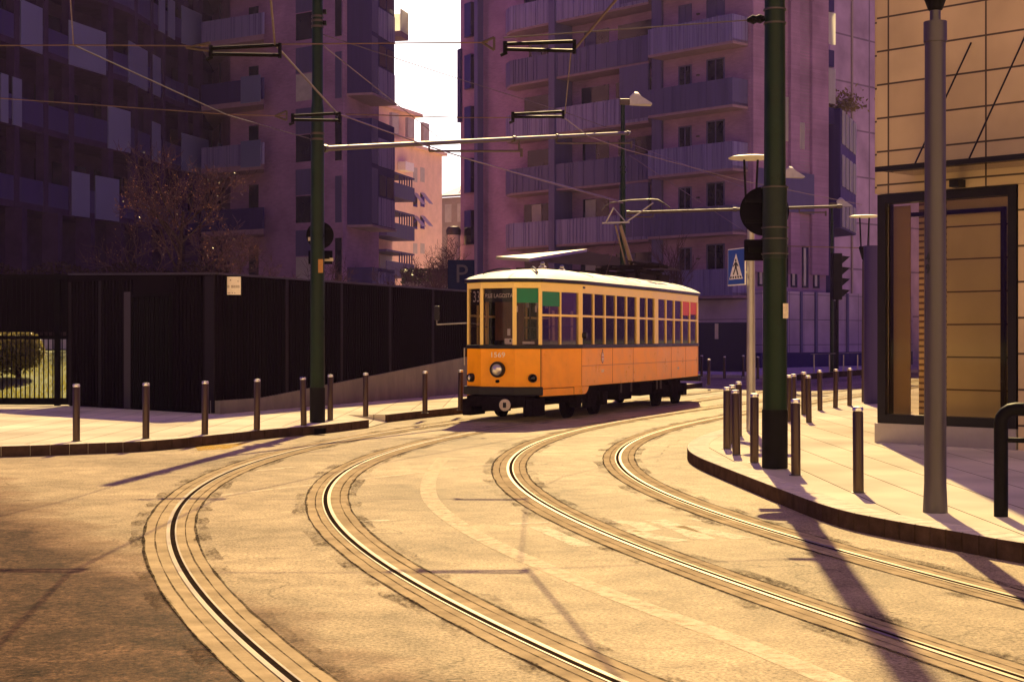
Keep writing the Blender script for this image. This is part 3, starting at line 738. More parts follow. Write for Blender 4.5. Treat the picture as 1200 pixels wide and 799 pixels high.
for i in range(5): quadp(mb, [(-.2+.09*i, -.185), (-.155+.09*i, -.185), (-.145+.08*i, -.15), (-.185+.08*i, -.15)], k)
mb.build('walking_figure', 'ink', sg)
mb = MB(); mb.tube([Vector((.1, .02, .1)), ctr*.4+Vector((0, 0, .1))], .02, 6); mb.tube([Vector((.1, .02, -.1)), ctr*.4+Vector((0, 0, -.1))], .02, 6); mb.build('bracket', 'galv', sg)
# traffic light far right
pt = W(981, 330, 58.0)
tl = thing('traffic_light', 'dark traffic light seen from the side in front of the pale panel wall', 'traffic light', (pt.x, 58, .0))
MB().lathe([(0, 0), (.06, 0), (.06, 4.6), (0, 4.6)], seg=14).build('post', 'blackpaint', tl, smooth=True)
zt = W(981, 297, 58).z
hb = MB().box(-.20, .16, -.2, .2, zt-1.75, zt).build('housing', 'blackpaint', tl, bevel=.03)
for i in range(4):
    z = zt-.25-.42*i; mb = MB()
    mb.hexa([(.16, -.15, z-.14), (.16, .15, z-.14), (.16, .15, z+.16), (.16, -.15, z+.16)], [(.30, -.13, z-.02), (.30, .13, z-.02), (.46, .13, z+.12), (.46, -.13, z+.12)])
    mb.build('visor', 'blackpaint', tl)

# ------------------------------------------------------------------ railing at the lower right
pr2 = G(1173, 605, .15)
ra = thing('street_railing', 'black hooped railing at the right edge of the pavement', 'railing', pr2)
zt = W(1173, 479, pr2.y).z-.15
d = Vector((.93, -.36, 0)); mb = MB()
pp = [Vector((0, 0, 0)), Vector((0, 0, zt-.12))]
for i in range(5):
    t = i/4*math.pi/2; pp.append(Vector((0, 0, zt-.12))+d*(.12*(1-math.cos(t)))+Vector((0, 0, .12*math.sin(t))))
pp += [d*1.6+Vector((0, 0, zt)), d*1.7+Vector((0, 0, zt-.1)), d*1.72]
mb.tube(pp, .058, 12); mb.build('hoop', 'blackpaint', ra, smooth=True)
MB().tube([d*.03+Vector((0, 0, zt-.26)), d*1.7+Vector((0, 0, zt-.26))], .022, 10).build('cross_bar', 'blackpaint', ra, smooth=True)

# ------------------------------------------------------------------ fence, gate and garden on the left
P0, P1, P2 = Vector((-9.8, 34.0)), Vector((-5.82, 30.3)), Vector((-1.2, 41.7)); P3 = Vector((1.4, 48.1))
fw = thing('fence', 'near-black slatted metal fence with a door, left of the fence corner', 'fence', (P1.x, P1.y, .15), 0, None)
mb = MB(); mb.wall(P0, P1, .15, 3.04, .12, z1b=2.90)
d = (P1-P0); L = d.length; d.normalize(); n = Vector((d.y, -d.x))      # toward the street
k = 0.0
sA, sB = L*.46, L*.72
def rib(mb, s, z0, z1, w=.035, t=.035):
    q = P0+d*s; mb.hexa([(*(q-d*w/2), z0), (*(q+d*w/2), z0), (*(q+d*w/2+n*t), z0), (*(q-d*w/2+n*t), z0)], [(*(q-d*w/2), z1), (*(q+d*w/2), z1), (*(q+d*w/2+n*t), z1), (*(q-d*w/2+n*t), z1)])
while k < L:
    if not (sA-.02 < k < sB+.02): rib(mb, k, .2, 2.88)
    k += .13
mb.build('slat_panel', 'fencedark', fw, world=True)
mb = MB(); k = sA+.06
mb.wall(P0+d*sA+n*.045, P0+d*sB+n*.045, .17, 2.55, .04)
while k < sB: rib(mb, k, .2, 2.5, .045, .085); k += .09
mb.build('door', 'gatebar', fw, world=True)
mb = MB(); mb.wall(P0+d*(sA-.28)+n*.04, P0+d*(sA-.04)+n*.04, .17, 2.62, .03); mb.build('door_post', 'fencecap', fw, world=True)
mb = MB(); mb.wall(P0+n*.04, P1+n*.04, 3.041, 3.08, .2, z0b=2.901, z1b=2.94); mb.build('cap_rail', 'fencecap', fw, world=True)
fr = thing('fence', 'near-black slatted fence on a rising concrete base, running from the corner toward the tram', 'fence', (P1.x, P1.y, .15))
d = (P3-P1); L = d.length; d.normalize(); n = Vector((d.y, -d.x))
zb = lambda s: .42+.075*max(0, s-1.6)*.92
mb = MB()
segs = 24
for i in range(segs):
    s0, s1 = L*i/segs, L*(i+1)/segs
    mb.wall(P1+d*s0, P1+d*s1, zb(s0)+.0, 2.9, .10, z0b=zb(s1))
k = .05
while k < L:
    q = P1+d*k; a_, b_ = q-d*.02, q+d*.02
    mb.hexa([(*a_, zb(k)), (*b_, zb(k)), (*(b_+n*.04), zb(k)), (*(a_+n*.04), zb(k))], [(*a_, 2.88), (*b_, 2.88), (*(b_+n*.04), 2.88), (*(a_+n*.04), 2.88)]); k += .115
mb.build('slat_panel', 'fencedark', fr, world=True)
mb = MB()
for i in range(segs):
    s0, s1 = L*i/segs, L*(i+1)/segs
    mb.wall(P1+d*s0+n*.06, P1+d*s1+n*.06, .1, zb(s0)-.004, .22, z1b=zb(s1)-.004)
mb.build('concrete_base', 'fconcrete', fr, world=True)
mb = MB(); mb.wall(P1+n*.05, P3+n*.05, 2.901, 2.94, .2); mb.build('cap_rail', 'fencecap', fr, world=True)
for s_ in (2.55, 5.0, 7.45, 9.9):
    mb = MB(); mb.wall(P1+d*s_+n*.055, P1+d*(s_+.11)+n*.055, zb(s_)+.02, 2.89, .03); mb.build('post', 'fencepost', fr, world=True)
d_, n__ = (P1-P0).normalized(), Vector(((P1-P0).normalized().y, -(P1-P0).normalized().x))
for s_ in (.05, 1.25, (P1-P0).length-.34):
    mb = MB(); mb.wall(P0+d_*s_+n__*.05, P0+d_*(s_+(.30 if s_ > 2 else .10))+n__*.05, .17, 2.88, .03); mb.build('post', 'fencepost', fw, world=True)
# plaque
c = P1+d*.42+n*.075
pq_ = thing('plaque', 'pale rectangular plaque with small dark lines of writing at the fence corner', 'plaque', (c.x-.02, c.y-.05, 2.69))
na = Vector((0.12, -1, 0)).normalized(); wa = Vector((0, 0, 1)).cross(na)
def pquad(mb, x0, x1, z0, z1, off, t):
    b = [wa*x0+Vector((0, 0, z0))+na*off, wa*x1+Vector((0, 0, z0))+na*off, wa*x1+Vector((0, 0, z1))+na*off, wa*x0+Vector((0, 0, z1))+na*off]; mb.hexa(b, [q+na*t for q in b])
mb = MB(); pquad(mb, -.205, .205, -.18, .18, 0, .015); mb.build('board', mat('plaque_board', (.80, .70, .56), .6, var=.1, scale=8), pq_)
mb = MB()
random.seed(5)
x = -.17
while x < .17:                   # the writing is too small to read in the photograph: strokes only
    w = random.uniform(.012, .022); pquad(mb, x, min(x+w*.6, .18), -.045, .01, .0155, .002)
    x += w+(.03 if -.04 < x < -.015 else .004)
for x in (-.08, -.05, -.02, .03, .08): pquad(mb, x, x+.018, -.15, -.135, .0155, .002)
for x in (-.15, .15): pquad(mb, x-.008, x+.008, .08, .1, .0155, .002)
pquad(mb, -.01, .015, .1, .12, .0155, .002)
mb.build('lettering', mat('plaque_ink', (.16, .09, .06), .7, var=.1), pq_)
# gate
gt = thing('gate', 'black iron barred gate at the left edge with the sunlit lawn behind', 'gate', (-11.5, 34.2, .15))
A_, B_ = Vector((-17, 34.6)), Vector((-9.83, 34.05)); d = (B_-A_); L = d.length; d.normalize()
mb = MB()
for s0, s1, z0, z1 in ((0, L, .17, .32), (0, L, 2.95, 3.06), (0, L, 1.62, 1.70)): mb.wall(A_+d*s0, A_+d*s1, z0, z1, .06)
for s in (.0, L*.46, L-1.7-.35, L-.33): mb.wall(A_+d*s, A_+d*(s+.12), .15, 3.08, .09)
mb.build('gate_frame', 'gatebar', gt, world=True)
mb = MB(); s = .1
while s < L: mb.wall(A_+d*s, A_+d*(s+.022), .3, 3.0, .022); s += .105
mb.build('bars', 'gatebar', gt, world=True)
mb = MB(); mb.wall(A_+Vector((0, .12)), B_+Vector((0, .12)), 1.78, 3.04, .02); mb.build('upper_panel', 'fencedark', gt, world=True)
# lawn bank behind the gate
mb = MB(); n_x, n_y = 26, 22; vs = []
for j in range(n_y+1):
    for i in range(n_x+1):
        x = -24+i*(16.5/n_x); y = 35.2+j*(12/n_y); x2 = x-(y-35)*.12
        h = .16+.115*(y-35.2)+.05*math.sin(x*1.7)*math.sin(y*1.1); vs.append(mb.bm.verts.new((x2, y, h)))
for j in range(n_y):
    for i in range(n_x):
        q = j*(n_x+1)+i; mb.bm.faces.new((vs[q], vs[q+1], vs[q+n_x+2], vs[q+n_x+1]))
tag(mb.build('lawn_bank', 'grass', smooth=True), 'sloping bank of short lawn behind the barred gate', 'lawn', kind='structure')
mb = MB(); random.seed(3)
for i in range(9000):
    y = 35.3+random.random()**1.3*9.5; x = random.uniform(-15.5, -7.8)-(y-35)*.12; h = .16+.115*(y-35.2)
    a = random.uniform(0, 6.28); w = .012; H = random.uniform(.05, .13); dx, dy = math.cos(a), math.sin(a); lx, ly = random.uniform(-.04, .04), random.uniform(-.04, .04)
    mb.face([(x-dx*w, y-dy*w, h-.01), (x+dx*w, y+dy*w, h-.01), (x+lx, y+ly, h+H)])
tag(mb.build('grass', translucent_mat('grass_blade', (.27, .24, .035), .5)), 'sunlit grass blades on the bank behind the gate', 'grass', kind='stuff')
gw = MB(); gw.wall((-20, 46.2), (-7.4, 44.2), .2, 1.66, .3)
tag(gw.build('garden_wall', 'garden_wall'), 'low pale garden wall at the top of the lawn behind the gate', 'wall')

def leaf_cloud(mb, fn, n, size, seed):
    random.seed(seed)
    for i in range(n):
        p = fn(); ax = Vector((random.gauss(0, 1), random.gauss(0, 1), random.gauss(0, 1))).normalized(); b = ax.orthogonal().normalized(); c = ax.cross(b); s = size*random.uniform(.5, 1.4)
        mb.face([p-b*s*.5-c*s, p+b*s*.5-c*s*.3, p+c*s, p-b*s*.6+c*s*.2])
def ball_shell(c, rx, ry, rz, lo=.7):
    def f():
        v = Vector((random.gauss(0, 1), random.gauss(0, 1), random.gauss(0, 1))).normalized(); r = random.uniform(lo, 1.03)
        return Vector((c[0]+v.x*rx*r, c[1]+v.y*ry*r, c[2]+v.z*rz*r))
    return f
c = W(22, 412, 39.0)
sb = thing('clipped_shrub', 'round clipped shrub glinting behind the barred gate', 'shrub', (c.x, 39, .55))
mb = MB(); 
leaf_cloud(mb, ball_shell((.12, 0, c.z-.50), .50, .5, .50, .45), 4200, .04, 4); leaf_cloud(mb, ball_shell((-.45, .1, c.z-.58), .62, .6, .52, .45), 4500, .045, 14); leaf_cloud(mb, ball_shell((-1.1, .1, c.z-.62), .5, .5, .5, .45), 3000, .045, 15)
leaf_cloud(mb, ball_shell((-.3, 0, c.z-.56), .95, .66, .60, .9), 700, .05, 16); mb.build('foliage', translucent_mat('shrub_leaf', (.24, .20, .05), .35), sb)
mb = MB(); mb.tube([(0, 0, 0), (0, 0, c.z-.55)], [.06, .04]); 
for k in range(7):
    a = k*.9; mb.tube([(0, 0, .2), (.4*math.cos(a), .4*math.sin(a), c.z-.45)], [.03, .01], 5)
mb.build('stem', 'bark', sb)
hd = thing('hedge', 'long dark clipped hedge showing over the fence on the left', 'hedge', (-13, 44, .6))
def hf():
    x = random.uniform(-18, -8.8); return Vector((x, 48+random.uniform(-.5, .5), 1.4+(random.random()**.5)*(2.5+.14*math.sin(x*3))))
mb = MB(); leaf_cloud(mb, hf, 9000, .055, 8); mb.build('foliage', 'hedgedark', hd, world=True)
mb = MB(); mb.box(-18, -8.8, 47.7, 48.3, .6, 3.5); mb.build('branches', 'bark', hd, world=True)

# ------------------------------------------------------------------ trees
def tree(name, label, base, H, spread, seed, leaves=0, tr=.11, lev=4, m='twig', group='bare winter trees', clear=.22, upw=.55, leafm='dryleaf', nb=None, lsize=.045):
    rnd = random.Random(seed)
    t = thing(name, label, 'tree' if 'shrub' not in name else 'shrub', base, 0, group)
    trunk, twigs, lf = MB(), MB(), []
    def grow(p, d, L, r, k):
        pts = [p]; rr = [r]; q = p.copy(); dd = d.copy(); n = 4
        for i in range(n):
            dd = (dd+Vector((rnd.gauss(0, .13), rnd.gauss(0, .13), rnd.gauss(.05, .08)))).normalized(); q = q+dd*(L/n); pts.append(q.copy()); rr.append(r*(1-.55*(i+1)/n))
        (trunk if k <= 1 else twigs).tube(pts, [max(x, .0065) for x in rr], 6 if k < 2 else (4 if k < 3 else 3))
        if k >= lev:
            lf.extend(pts[1:]); return
        kids = rnd.randint(5, 7) if k else rnd.randint(9, 12)
        for j in range(kids):
            f = rnd.uniform(.2, 1) if k else rnd.uniform(clear, 1)
            i = min(int(f*n), n-1); g = f*n-i; s = pts[i].lerp(pts[i+1], g)
            a = rnd.uniform(0, 6.283); o = dd.orthogonal().normalized(); o = Matrix.Rotation(a, 3, dd) @ o
            nd = (dd*upw+o*rnd.uniform(.6, 1.0)*spread+Vector((0, 0, .18))).normalized()
            grow(s, nd, L*rnd.uniform(.42, .62)*(1-.35*f if k == 0 else 1), rr[i]*.55, k+1)
    grow(Vector((0, 0, 0)), Vector((0, 0, 1)), H*.78, tr, 0)
    trunk.build('trunk', 'bark', t, smooth=True); twigs.build('crown', m, t)
    if leaves:
        mb = MB(); mb2 = lf
        for i in range(leaves):
            p = rnd.choice(lf)+Vector((rnd.gauss(0, .05), rnd.gauss(0, .05), rnd.gauss(0, .05))); ax = Vector((rnd.gauss(0, 1), rnd.gauss(0, 1), rnd.gauss(0, 1))).normalized(); b = ax.orthogonal().normalized(); c = ax.cross(b); s = lsize*rnd.uniform(.5, 1.3)
            mb.face([p-c*s, p+b*s*.6, p+c*s, p-b*s*.6])
        mb.build('leaves', leafm, t)
    return t
M['leafglow'] = translucent_mat('dry_leaf_glow', (.20, .085, .055), .45)
tree('tree', 'leaf-flecked bare tree rising behind the fence before the dark apartment block', W(200, 372, 50)*Vector((1, 1, 0)) if False else Vector((-11.1, 50, .5)), 6.9, 1.0, 21, 1100, .12, 4, leafm='leafglow', clear=.3, lsize=.03)
tree('tree', 'dim bare tree behind the pale plaque, right of the leaf-flecked one', Vector((-9.6, 57, .5)), 5.0, 1.1, 33, 250, .09, 4, leafm='leafglow', lsize=.028)
tree('shrub_tree', 'bushy bare shrub just right of the slim green pole', Vector((-5.9, 58, .5)), 4.4, 1.1, 5, 0, .06, 3, group='bare shrubs behind the fence')
tree('shrub_tree', 'low spreading bare shrub midway between the green pole and the tram', Vector((-4.9, 62, .5)), 3.9, 1.3, 9, 0, .06, 3, group='bare shrubs behind the fence')
tree('shrub_tree', 'tall bare shrub before the cream building', Vector((-3.4, 68, .5)), 5.2, 1.0, 14, 0, .07, 4, group='bare shrubs behind the fence')
tree('shrub_tree', 'bare shrub left of the parking sign', Vector((-2.6, 60, .5)), 4.2, 1.2, 27, 0, .06, 3, group='bare shrubs behind the fence')
tree('tree', 'thin leafless sapling above the rear roof of the tram', Vector((6.7, 64, .14)), 5.2, .55, 41, 0, .06, 3, clear=.55, upw=1.0)

# ------------------------------------------------------------------ parking sign, kiosk, chimney
c = W(541, 322, 50)
ps = thing('parking_sign', 'dark blue parking sign with a pale P beside the tram front', 'sign', (c.x, 50, .15))
MB().lathe([(0, 0), (.04, 0), (.04, c.z+.4-.15), (0, c.z+.4-.15)], seg=12).build('post', 'darksteel', ps, smooth=True)
zc = c.z-.15
MB().box(-.45, .42, -.09, -.05, zc-.62, zc+.48).build('plate', 'dimblue', ps, bevel=.01)
text('lettering', 'P', .85, 'dimwhite', ps, face_mat((0, -.093, zc), (0, -1, 0)), .003)
ks = thing('kiosk', 'low dark kiosk with a pale hipped roof behind the tram', 'kiosk', (2.5, 55, .15))
zk = 55.0
a0 = W(581, 304, 53); a1 = W(620, 306.5, 50); ap = W(688, 295, 56); b1 = W(800, 318, 52); b0 = W(775, 309, 60)
mb = MB(); mb.hexa([a0, a1, ap], [q+Vector((0, 0, .10)) for q in (a0, a1, ap)]); r_ = mb.build('roof', 'roofsheet', ks, world=True)
mb = MB(); mb.face([a1, b1, ap]); mb.face([b1, b0, ap]); mb.face([a0, ap, b0]); mb.build('rear_roof', 'kioskwall', ks, world=True)  # dark colour on these roof slopes stands in for shade
mb = MB(); mb.hexa([(a0.x+.7, 53.5, .15), (a1.x+.5, 50.6, .15), (b1.x-.4, 52.5, .15), (b0.x-.4, 59, .15)], [(a0.x+.7, 53.5, 4.1), (a1.x+.5, 50.6, 3.95), (b1.x-.4, 52.5, 3.8), (b0.x-.4, 59, 4.1)]); mb.build('wall', 'kioskwall', ks, world=True)
c = W(531.5, 300, 95)
ch = thing('vent_stack', 'round pale vent stack with a dark cap before the grey-roofed house', 'vent stack', (c.x, 95, .1))
zt = W(531, 268, 95).z
MB().lathe([(0, 0), (.42, 0), (.40, zt-.5), (0, zt-.5)], seg=20).build('shaft', 'creamwall', ch, smooth=True)
MB().lathe([(0, zt-.5), (.44, zt-.5), (.47, zt-.2), (.35, zt), (0, zt+.05)], seg=20).build('cap', 'darksteel', ch, smooth=True)

# ------------------------------------------------------------------ dark apartment block on the left
def U(u, z): return Vector(((u-600)*z/F0, z))
lb_pts = [U(-150, 52.5), U(-60, 58.5), U(0, 63.5), U(80, 69.4), U(150, 74.2), U(172, 77), U(206, 81.5), U(256, 86.5), U(280, 90.0), U(312, 92.0)]
lb = thing('apartment_block', 'dark curved apartment block with banded balconies at the left edge', 'building', (U(100, 74).x-2, 76, .1))
floors = [7.15+3.4*k for k in range(6)]
cen = Vector((-40, 110))
def push(p, dd):                 # away from the camera side, into the building
    q = (Vector((-1.0, .45))).normalized(); return p+q*dd
back = [push(p, 2.2) for p in lb_pts]
mb = MB()
for a, b in zip(back, back[1:]): mb.wall(a, b, .1, 25.2, .3)
mb.prism([(p.x, p.y) for p in back]+[(-45, 110), (-60, 60)], 25.2, 25.8)
mb.wall(back[-1], back[-1]+Vector((-14, 12)), .1, 25.2, .3)
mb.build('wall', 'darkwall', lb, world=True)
for fi, h in enumerate(floors):
    mb = MB()
    for a, b in zip(lb_pts, lb_pts[1:]):
        mb.hexa([(*a, h), (*b, h), (*push(b, 2.3), h), (*push(a, 2.3), h)], [(*a, h+.28), (*b, h+.28), (*push(b, 2.3), h+.28), (*push(a, 2.3), h+.28)])
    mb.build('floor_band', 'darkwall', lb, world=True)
    mb = MB()
    for a, b in zip(lb_pts, lb_pts[1:]):
        q = push(b, .08)-b
        mb.hexa([(*a, h+.28), (*b, h+.28), (*(b+q), h+.28), (*(a+q), h+.28)], [(*a, h+1.32), (*b, h+1.32), (*(b+q), h+1.32), (*(a+q), h+1.32)])
    mb.build('balustrade', 'bluedark', lb, world=True)
fac = [Fac(a, b) for a, b in zip(lb_pts, lb_pts[1:])]
mbc = []
for i, f in enumerate(fac):
    nn = max(1, round(f.L/2.6))
    for k in range(nn):
        s = f.L*(k+.5*random.random())/nn
        mb = MB(); f.box(mb, s, s+.42, -.35, .03, 7.2, 25.0); mb.build('pilaster', 'darkwall', lb, world=True)
for i in range(12):              # ground-floor piers
    q = lb_pts[1].lerp(lb_pts[-1], i/11); q = push(q, .8); mb = MB(); mb.box(q.x-.35, q.x+.35, q.y-.35, q.y+.35, .1, 7.14); mb.build('pier', 'darkwall', lb, world=True)
for i, (a, b) in enumerate(zip(back, back[1:])):
    f = Fac(a, b)
    for h in floors[:-1]:
        s = .3
        while s < f.L-1.2:
            mb = MB(); w = random.choice((1.0, 1.5, 2.0)); w = min(w, f.L-s-.1); f.box(mb, s, s+w, -.02, .04, h+.3, h+2.75); mb.build('window', 'darkwin', lb, world=True); s += w+random.uniform(.4, 1.2)
def lb_screen(u0, u1, h0, h1):
    # the point on the front polyline seen at column u
    def at(u):
        for a, b in zip(lb_pts, lb_pts[1:]):
            ua, ub = 600+F0*a.x/a.y, 600+F0*b.x/b.y
            if ua <= u <= ub: return a.lerp(b, (u-ua)/(ub-ua))
        return lb_pts[0]
    a, b = at(u0), at(u1); q = push(a, -.06)-a
    mb = MB(); mb.hexa([(*(a+q), h0), (*(b+q), h0), (*b, h0), (*a, h0)], [(*(a+q), h1), (*(b+q), h1), (*b, h1), (*a, h1)]); mb.build('screen_panel', 'screen', lb, world=True)
for u0, u1, k in ((22, 47, 2), (80, 122, 2), (150, 172, 2), (178, 187, 2), (125, 152, 1), (0, 8, 1), (13, 23, 1), (83, 103, 0), (110, 138, 0), (212, 235, 3), (212, 243, 1), (255, 267, 1), (177, 187, 1), (-20, -6, 0), (196, 204, 3), (185, 192, 3)):
    lb_screen(u0, u1, floors[k]+.05, floors[k]+2.05)
# corner balconies reaching right from the block
for k, h in enumerate(floors[:5]):
    a = U(236, 83.0); b = U(309, 80.5); e = U(309, 88)
    bl = MB(); bl.prism([(a.x, a.y), (b.x, b.y), (e.x, e.y), (U(250, 90).x, 90)], h-.05, h+.22); bo = bl.build('corner_balcony', 'soffit', lb, world=True)
    mb = MB(); f = Fac(a, b); f.box(mb, 0, f.L, -.06, 0, h+.22, h+1.35); g = Fac(b, e, True); mb.wall(b, e, h+.22, h+1.35, .06); mb.build('balustrade', 'glassrail' if k % 2 else 'bluedark', bo, world=True)
    if k in (1, 2):
        mb = MB(); f.box(mb, f.L-1.6, f.L-.2, .01, .05, h+.1, h+1.5); mb.build('screen_panel', 'screen', bo, world=True)

# ------------------------------------------------------------------ brick tower left of the sky gap
tw = thing('brick_tower', 'brick apartment tower behind the slim green pole, left of the sky gap', 'building', (-10, 82, .1))
T0, T1 = U(270, 84.0), U(402, 79.0); T2 = U(444, 84.5)
TH = 24.0
mb = MB(); mb.prism([(T0.x, T0.y), (T1.x, T1.y), (T2.x, T2.y), (T2.x-7, T2.y+9), (T0.x-3, T0.y+9)], .1, TH); mb.build('wall', 'brick', tw, world=True)
f1 = Fac(T0, T1); f2 = Fac(T1, T2)
def win(f, par, s0, s1, h0, h1, m='darkwin', d=.03, fr=True, sill=True):
    mb = MB(); f.box(mb, s0, s1, -.25, .012, h0, h1); w = mb.build('window', m, par, world=True)
    if fr:
        mb = MB(); t = .07
        f.box(mb, s0-t, s0, -.02, .06, h0-t, h1+t); f.box(mb, s1, s1+t, -.02, .06, h0-t, h1+t); f.box(mb, s0, s1, -.02, .06, h1, h1+t); f.box(mb, s0, s1, -.02, .1, h0-t, h0); f.box(mb, (s0+s1)/2-.03, (s0+s1)/2+.03, .013, .05, h0, h1)
        mb.build('frame', 'bluepanel', w, world=True)
    return w
def su(f, u):                    # distance along a wall at which it is seen in column u
    k = (u-600)/F0; return (k*f.a.y-f.a.x)/(f.t.x-k*f.t.y)
for k in range(7):
    h = 1.0+3.2*k
    s0, s1 = su(f1, 347), su(f1, 371)
    win(f1, tw, s0, s1, h+.3, h+1.7, 'blind' if k % 3 == 1 else 'darkwin', fr=False)
    mb = MB(); f1.box(mb, s0, s1, -.1, .03, h+1.75, h+3.1); mb.build('spandrel', 'bluepanel', tw, world=True)
    mb = MB(); s2, s3 = su(f1, 393), su(f1, 400.5); f1.box(mb, s2, s3, -.1, .02, h+.2, h+2.6); mb.build('window', 'darkwin' if k % 2 else 'bluepanel', tw, world=True)
    s4, s5 = su(f1, 292), su(f1, 303); mb = MB(); f1.box(mb, s4, s5, -.1, .02, h+.3, h+2.5); mb.build('window', 'darkwin', tw, world=True)
# stacked projecting bays on the street side
for (h0, h1) in ((14.3, 22.6), (7.5, 13.0), (3.6, 5.3)):
    mb = MB(); f2.box(mb, .6, 4.3, 0, 1.35, h0, h1); by = mb.build('bay', 'bluedark', tw, world=True)
    mb = MB(); f2.box(mb, .5, 4.4, 0, 1.45, h0-.12, h0-.004); mb.build('soffit', 'soffit', by, world=True)
    h = h0
    while h < h1-.5:
        mb = MB(); s = 3.4
        f2.box(mb, 1.6, 4.25, 1.352, 1.40, h+.05, min(h+1.5, h1)); mb.build('slatted_balustrade', 'glassrail', by, world=True)
        if h+3.0 < h1+.4:
            mb = MB(); f2.box(mb, 1.8, 2.8, 1.351, 1.37, h+1.6, min(h+2.7, h1-.1)); f2.box(mb, 3.0, 4.1, 1.351, 1.37, h+1.6, min(h+2.7, h1-.1)); mb.build('window', 'darkwin', by, world=True)
        mb = MB(); f2.box(mb, .62, 1.5, 1.351, 1.375, h+.1, min(h+2.95, h1-.02)); mb.build('cladding', 'bluepanel', by, world=True)
        h += 3.1
mb = MB(); f2.box(mb, 4.35, 5.7, .1, 1.7, 17.9, 18.2); hb = mb.build('balcony', 'soffit', tw, world=True)
mb = MB(); f2.box(mb, 5.64, 5.7, .1, 1.7, 18.2, 19.4); f2.box(mb, 4.4, 5.7, 1.64, 1.7, 18.2, 19.4); mb.build('glass_balustrade', 'lit', hb, world=True)

# ------------------------------------------------------------------ cream block, grey-roofed house and dark balcony stack in the gap
cb = thing('cream_block', 'pale cream apartment block in the sky gap with tilted awning blinds', 'building', (-8, 128, .1))
A_, B_ = U(440, 120), U(518, 132)
f = Fac(A_, B_); TOPC = W(500, 178, 129).z
mb = MB(); mb.prism([(A_.x, A_.y), (B_.x, B_.y), (B_.x-6, B_.y+12), (A_.x-8, A_.y+10)], .1, TOPC); mb.build('wall', 'creamwall', cb, world=True)
mb = MB(); q0, q1 = f.p(0, .4), f.p(f.L+.3, .4); mb.wall(q0, q1, TOPC+.004, TOPC+.25, 3); mb.build('cornice', 'creamwall', cb, world=True)
mb = MB(); f.box(mb, 1.5, f.L-3, -6, -1.2, TOPC+.26, TOPC+3.0); pt_ = mb.build('penthouse', 'creamwall', cb, world=True)
mb = MB(); f.box(mb, 1.0, f.L-2.4, -6.4, -.7, TOPC+3.0, TOPC+3.3); mb.build('eave', 'creamwall', pt_, world=True)
mb = MB(); f.box(mb, 3.0, 4.2, -3.4, -2.6, TOPC+3.3, TOPC+4.7); mb.build('chimney', 'creamwall', pt_, world=True)
for s in (3, 6, 9): win(f, cb, s, s+1.2, TOPC+.8, TOPC+2.4, 'blind', fr=False)
for k, (v0, v1) in enumerate(((196, 213), (226, 242), (253, 268), (285, 297))):
    for u0, u1 in ((484, 489), (492.5, 497.5)):
        z = f.p(su(f, u0)).y; h1 = EYE+(HV-v0)*z/F0; h0 = EYE+(HV-v1)*z/F0
        w_n = win(f, cb, su(f, u0), su(f, u1), h0, h1, 'blind' if k in (0, 3) else 'darkwin', fr=False)
        if k in (1, 2):
            s0, s1 = su(f, u0), su(f, u1); mb = MB()
            b_ = [f.p(s0, .02, h1), f.p(s1, .02, h1), f.p(s1, .8, h0+.2), f.p(s0, .8, h0+.2)]; mb.hexa(b_, [q+Vector((0, 0, .03)) for q in b_]); mb.build('awning', 'blind', w_n, world=True)
mb = MB(); f.box(mb, su(f, 466), su(f, 476), .02, .7, W(0, 200, 124).z, W(0, 190, 124).z); mb.build('air_conditioner', 'white', cb, world=True)
bs = thing('balcony_stack', 'dark glazed balcony stack at the edge of the brick tower against the cream block', 'building', (-7.5, 103, .1))
A_, B_ = U(448, 100), U(481, 106); f = Fac(A_, B_)
mb = MB(); f.box(mb, 0, f.L, -4, -1.3, .1, W(0, 206, 103).z); mb.build('wall', 'creamwall', bs, world=True)
for v0, v1 in ((206, 228), (250, 275), (297, 320)):
    h1, h0 = W(0, v0, 103).z, W(0, v1, 103).z
    mb = MB(); f.box(mb, 0, f.L, -1.3, .3, h0-.25, h0); ba = mb.build('balcony', 'bluedark', bs, world=True)
    mb = MB(); f.box(mb, 0, f.L, .24, .3, h0, h0+.7); mb.build('balustrade', 'bluedark', ba, world=True)
    mb = MB()
    for i in range(6): f.box(mb, f.L*(.45+.09*i), f.L*(.45+.09*i)+.12, .24, .3, h0+.71, h1)
    f.box(mb, 0, f.L, -1.3, .3, h1, h1+.12); mb.build('post', 'bluedark', ba, world=True)
    mb = MB(); f.box(mb, f.L*.1, f.L*.34, -1.28, -1.2, h0+.75, h1-.05); f.box(mb, f.L*.5, f.L*.95, -1.28, -1.2, h0+.3, h1-.05); mb.build('pane', 'lit', ba, world=True)
gh = thing('grey_roofed_house', 'far house with grey metal roof and tall pale windows between cream block and brick block', 'building', (-3, 152, .1))
A_, B_ = U(517, 150), U(556, 148); f = Fac(A_, B_); hw_ = W(0, 232, 150).z; hr = W(0, 211, 156).z
mb = MB(); f.box(mb, 0, f.L, -14, 0, .1, hw_); mb.build('wall', 'greywall', gh, world=True)
mb = MB(); b_ = [f.p(-.2, .3, hw_+.004), f.p(f.L, .3, hw_+.004), f.p(f.L, -7, hr), f.p(-.2, -7, hr)]; mb.hexa(b_, [q+Vector((0, 0, .2)) for q in b_]); mb.build('roof', 'zinc', gh, world=True)
for u0, u1 in ((521.5, 529), (536, 543)): win(f, gh, su(f, u0), su(f, u1), W(0, 261, 150).z, W(0, 240, 150).z, 'blind', fr=False)
mb = MB()
for s in (.1, 1.0, 1.6): mb.tube([f.p(s, -4, hr-.4), f.p(s, -4, hr+1.5)], .05, 5)
